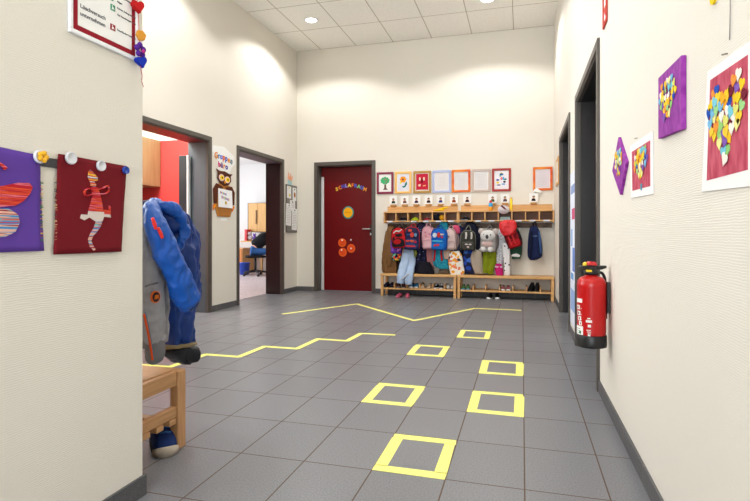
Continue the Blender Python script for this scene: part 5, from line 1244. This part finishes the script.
for k in range(3):
    b = B(); box(b, -4.734, -4.72, 4.605+k*.462, 4.605+k*.462+.458, 1.603, 2.227); obj('door', b, wood_mat('oak_door%d' % k, (186, 166, 122), (170, 148, 104), 3, 2), t, .002)
def area(name, loc, rot, sx, sy, e, col):
    l = bpy.data.lights.new(name, 'AREA'); l.shape = 'RECTANGLE'; l.size = sx; l.size_y = sy; l.energy = e; l.color = col
    o = bpy.data.objects.new(name, l); C.objects.link(o); o.location = loc; o.rotation_euler = rot
# unseen ceiling panels added to brighten the two rooms (geometry + light)
for (x, y, lab, e) in ((-4.5, 4.7, 'added square ceiling light of the red room', 75), (-5.8, 9.2, 'added square ceiling light of the office', 12)):
    t = thing('fill_panel_light', (x, y, 2.75), lab, 'lamp', 'added square ceiling lights')
    b = B(); border(b, Fr((x, y, 2.75), (1, 0, 0), (0, -1, 0), (0, 0, -1)), .6, .6, .02, .001, .02); obj('frame', b, M_SILVER, t)
    b = B(); prism(b, rect(.56, .56), Fr((x, y, 2.75), (1, 0, 0), (0, -1, 0), (0, 0, -1)), .001, .012); obj('fill_diffuser', b, glow('fill_diffuser', (255, 252, 246), 4), t)
    area('panel_fill', (x, y, 2.72), (0, 0, 0), .55, .55, e, (1, .97, .93))
# office: wall cabinet
cA, cB = at_y(247.3, 203, 11.55), at_y(268, 232, 11.55)
t = thing('office_cabinet', ((cA.x+cB.x)/2, 11.72, cB.z), 'light wooden wall cabinet with dark edge in the office', 'cabinet')
b = B(); box(b, cA.x, cA.x+1.0, 11.565, 11.895, cB.z, cA.z); obj('body', b, mat((92, 88, 88), .5), t, .003)
for k in range(2):
    b = B(); x = cA.x+.03+k*.29*1; box(b, cA.x+.03+k*.26, cA.x+.03+k*.26+(.255 if k == 0 else .7), 11.55, 11.564, cB.z+.01, cA.z-.01); obj('door', b, wood_mat('cabinet_wood%d' % k, (222, 178, 112), (206, 158, 92), 3, 2), t, .002)
hx = at_y(256.3, 215, 11.54).x
b = B(); tube(b, [(hx, 11.53, cB.z+.2), (hx, 11.53, cA.z-.18)], .012, 8); obj('handle', b, mat((110, 100, 92), .4, .5), t)
# office desk with things
t = thing('desk', (-5.3, 11.0, 0), 'wooden desk in the office seen past the doorway', 'desk')
b = B(); box(b, -6.05, -4.4, 11.12, 11.6, .70, .735); obj('desk_top', b, M_WOOD, t, .004)
for x, y in ((-6.0, 11.15), (-6.0, 11.52), (-4.5, 11.15), (-4.5, 11.52)):
    b = B(); box(b, x, x+.05, y, y+.05, .004, .70); obj('leg', b, M_WOODZ, t, .003)
t = thing('side_cabinet', (-6.75, 11.5, 0), 'small wooden cabinet at the left of the office doorway', 'cabinet')
b = B(); box(b, -7.1, -6.55, 11.3, 11.85, .004, .62); obj('body', b, M_WOODZ, t, .004)
b = B(); box(b, -7.08, -6.57, 11.285, 11.299, .03, .6); obj('door', b, wood_mat('side_door', (226, 150, 90), (206, 128, 70), 4, 2), t, .003)
b = B(); tube(b, [(-6.65, 11.275, .42), (-6.65, 11.275, .52)], .007, 8); obj('handle', b, M_STEEL, t)
p = at_z(245.5, 268, .004)
t = thing('waste_bin', (p.x, 10.95, .004), 'blue waste bin under the office desk', 'bin')
b = B(); lathe(b, [(.1, .005), (.105, .01), (.13, .28), (.136, .285), (.122, .284), (.098, .03), (.02, .028)], -6.33, 11.0, 24); obj('body', b, plastic((26, 70, 180)), t, 0, True)
b = B(); lathe(b, [(.132, .272), (.142, .276), (.142, .29), (.132, .292)], -6.33, 11.0, 24); obj('rim', b, plastic((30, 84, 196)), t, 0, True)
for i, (u, v, r, col, lab) in enumerate(((250, 238, .075, (226, 220, 224), 'white soft toy on the office shelf'), (255, 241, .06, (120, 80, 180), 'purple soft toy on the office shelf'), (259, 236, .07, (232, 224, 226), 'white soft toy right of the purple one'), (263, 237, .06, (190, 120, 150), 'pink soft toy beside the seated person'))):
    p = at_y(u, v, 11.45); t = thing('soft_toy', (p.x, 11.45, .8), lab, 'toy', 'soft toys in the office')
    b = B(); ball(b, (p.x, 11.45, .8+r*1.0), r, r*.8, r, 10, .2); obj('body', b, cloth(col), t, 0, True)
    b = B(); ball(b, (p.x, 11.42, .8+r*2.3), r*.6, r*.55, r*.55, 9); obj('head', b, cloth(col), t, 0, True)
    for s in (-1, 1):
        b = B(); ball(b, (p.x+s*r*.5, 11.42, .8+r*2.8), r*.22, r*.15, r*.25, 7); obj('ear', b, cloth(col), t, 0, True)
b = B(); box(b, -6.62, -4.5, 11.32, 11.89, .77, .8); tag(obj('wall_shelf', b, M_WOOD, None, .003), 'wooden shelf carrying soft toys in the office', 'shelf')
b = B(); p = at_y(246.6, 244, 11.4); box(b, p.x-.03, p.x+.03, 11.35, 11.6, .801, 1.08); tag(obj('binder', b, plastic((206, 30, 40)), None, .004), 'red binder standing on the office shelf', 'binder')

# office chair
hip = at_y(251, 253, 10.72); hip.z = .57
hd = Vector((.84, .54, 0)).normalized(); sd = Vector((-hd.y, hd.x, 0))
cc = hip+hd*.10
t = thing('office_chair', (cc.x, cc.y, .004), 'black swivel chair on castors under the seated person', 'chair')
b = B()
for k in range(5):
    a = k*2*PI/5+.4; e = cc+Vector((math.cos(a)*.29, math.sin(a)*.29, 0))
    tube(b, [(cc.x, cc.y, .12), (e.x, e.y, .085)], [.028, .018], 8)
obj('star_base', b, M_BLACK, t)
for k in range(5):
    a = k*2*PI/5+.4; e = cc+Vector((math.cos(a)*.29, math.sin(a)*.29, 0))
    b = B(); ball(b, (e.x, e.y, .036), .032, .032, .031, 8); obj('castor', b, M_BLACK, t, 0, True)
b = B(); tube(b, [(cc.x, cc.y, .1), (cc.x, cc.y, .42)], [.03, .024], 12); obj('column', b, M_BLACK, t)
fs = Fr((cc.x, cc.y, .42), hd, sd, (0, 0, 1))
b = B(); prism(b, [(.23*math.copysign(abs(math.cos(a))**.5, math.cos(a)), .23*math.copysign(abs(math.sin(a))**.5, math.sin(a))) for a in [2*PI*k/28 for k in range(28)]], fs, 0, .05); obj('seat', b, cloth((28, 28, 32)), t, .015)
# seated person, leaning forward to the right
def skin_mesh(name, joints, edges, m, parent, root=0, sub=2):
    me = bpy.data.meshes.new(name); o0 = Vector(parent['_w'])
    me.from_pydata([tuple(Vector(j[0])-o0) for j in joints], edges, []); me.materials.append(m)
    ob = bpy.data.objects.new(name, me); C.objects.link(ob); ob.parent = parent
    md = ob.modifiers.new('skin', 'SKIN')
    for i, j in enumerate(joints):
        sv = me.skin_vertices[0].data[i]; r = j[1]; sv.radius = (r, r) if not isinstance(r, tuple) else r; sv.use_root = (i == root)
    s = ob.modifiers.new('sub', 'SUBSURF'); s.levels = s.render_levels = sub
    md.use_smooth_shade = True
    ob['_w'] = list(o0)
    return ob
Z = Vector((0, 0, 1))
t = thing('person', (cc.x, cc.y, .004), 'person in black top and blue jeans seated on the office chair', 'person')
M_SKIN = mat((214, 164, 138), .6, 0, .04, 10)
pel = hip+hd*.02+Z*.02; wst = pel+hd*.11+Z*.14; chest = pel+hd*.27+Z*.27; nb = pel+hd*.42+Z*.36; nk = nb+hd*.08+Z*.05; hdc = nk+hd*.08+Z*.10; htop = hdc+hd*.03+Z*.07
J = [(pel, .10), (wst, .11), (chest, .12), (nb, .07), (nk, .05), (hdc, (.075, .088)), (htop, .06)]; E_ = [(0, 1), (1, 2), (2, 3), (3, 4), (4, 5), (5, 6)]
LEG, ARM = {}, {}
for s in (-1, 1):
    hj = pel+sd*s*.09-Z*.03+hd*.02; kn = pel+sd*s*.12+hd*.42-Z*.03; an = pel+sd*s*.13+hd*.40; an.z = .09; tt = an+hd*.13; tt.z = .045
    i = len(J); J += [(hj, .09), (kn, .058), (an, .036), (tt, .03)]; E_ += [(0, i), (i, i+1), (i+1, i+2), (i+2, i+3)]; LEG[s] = (hj, kn, an, tt)
    sh = nb+sd*s*.165-Z*.03; el = sh+hd*.12+sd*s*.06-Z*.24; wr_ = el+hd*.22-sd*s*.08+Z*.03; pm = wr_+hd*.07-Z*.005
    i = len(J); J += [(sh, .052), (el, .04), (wr_, .026), (pm, (.034, .018))]; E_ += [(3, i), (i, i+1), (i+1, i+2), (i+2, i+3)]; ARM[s] = (sh, el, wr_, pm)
    for k in range(4):
        base = pm+sd*(k-1.5)*.018+hd*.02; ln = (.060, .072, .066, .052)[k]
        q = len(J); J += [(base, .0085), (base+hd*ln*.55-Z*.006, .008), (base+hd*ln*.9-Z*.022, .007)]; E_ += [(i+3, q), (q, q+1), (q+1, q+2)]
    base = pm-sd*s*.03-hd*.02; q = len(J); J += [(base, .010), (base-sd*s*.018+hd*.03-Z*.01, .009), (base-sd*s*.02+hd*.055-Z*.016, .008)]; E_ += [(i+3, q), (q, q+1), (q+1, q+2)]
skin_mesh('body', J, E_, M_SKIN, t)
# face details
for s in (-1, 1):
    b = B(); ball(b, hdc+hd*.078+sd*s*.03+Z*.02, .011, .011, .009, 8); obj('eye', b, mat((60, 50, 46), .3), t, 0, True)
    b = B(); ball(b, hdc+sd*s*.082, .02, .012, .03, 8); obj('ear', b, M_SKIN, t, 0, True)
b = B(); tube(b, [hdc+hd*.085+Z*.015, hdc+hd*.108-Z*.018, hdc+hd*.09-Z*.024], [.008, .014, .01], 8); obj('nose', b, M_SKIN, t, 0, True)
b = B(); tube(b, [hdc+hd*.08-sd*.025-Z*.05, hdc+hd*.088-Z*.05, hdc+hd*.08+sd*.025-Z*.05], .006, 6); obj('mouth', b, mat((170, 90, 84), .5), t, 0, True)
b = B(); ball(b, hdc-hd*.02+Z*.045, .098, .094, .088, 12, .15); obj('hair', b, cloth((52, 36, 28)), t, 0, True)
JJ = [(pel+Z*.03, .15), (pel+hd*.07+Z*.11, .135)]; EE = [(0, 1)]
for s in (-1, 1):
    hj, kn, an, tt = LEG[s]; i = len(JJ); JJ += [(hj, .098), (kn, .072), (an+Z*.04, .062)]; EE += [(0, i), (i, i+1), (i+1, i+2)]
skin_mesh('jeans', JJ, EE, mat((36, 86, 146), .85, 0, .2, 12, .3, 300), t)
JJ = [(pel+Z*.08+hd*.02, .145), (wst, .15), (chest, .16), (nb, .09)]; EE = [(0, 1), (1, 2), (2, 3)]
for s in (-1, 1):
    sh, el, wr_, pm = ARM[s]; i = len(JJ); JJ += [(sh, .072), (el, .055), (wr_-hd*.02, .042)]; EE += [(3, i), (i, i+1), (i+1, i+2)]
skin_mesh('black_top', JJ, EE, cloth((20, 20, 26)), t)
for s in (-1, 1):
    hj, kn, an, tt = LEG[s]
    b = B(); tube(b, spline([an-hd*.06-Z*.04, an-hd*.02-Z*.02, an+hd*.06-Z*.035, an+hd*.15-Z*.052, an+hd*.19-Z*.06], 4), lerp_list([.036, .046, .046, .036, .022], 17), 12, .85); obj('shoe', b, M_BLACK, t, 0, True)

# ================================================================== LIGHT AND CAMERA
area('window_daylight', (-7.95, 9.2, 1.6), (0, -PI/2, 0), 1.5, 3.0, 115, (.88, .94, 1.0))
area('corridor_fill', (XN/2+XR/2, -3.02, 1.5), (PI/2, 0, 0), 1.5, 2.2, 140, (.86, .93, 1))  # fill light in the added window at the corridor end
area('recess_fill', (XL-.1, 2.95, 2.25), (0, -PI/2-.6, 0), 2.4, 1.8, 105, (.90, .95, 1))  # fill light in the added recess window, tilted up to brighten the ceiling
wd = bpy.data.worlds.new('World'); bpy.context.scene.world = wd; wd.use_nodes = True
bg = wd.node_tree.nodes['Background']; bg.inputs[0].default_value = (.85, .92, 1, 1); bg.inputs[1].default_value = .8

cam = bpy.data.cameras.new('Camera'); co = bpy.data.objects.new('Camera', cam); C.objects.link(co)
co.location = (0, 0, EYE); co.rotation_euler = (PI/2, 0, YAW)
cam.sensor_width = 36; cam.lens = FPX/750*36; cam.shift_x = 0; cam.shift_y = -(250.5-HOR)/750; cam.clip_start = .02
sc = bpy.context.scene; sc.camera = co
sc.view_settings.view_transform = 'Standard'; sc.view_settings.look = 'None'; sc.view_settings.exposure = -0.15; sc.view_settings.gamma = 1
for o in list(bpy.data.objects):
    if '_w' in o: del o['_w']
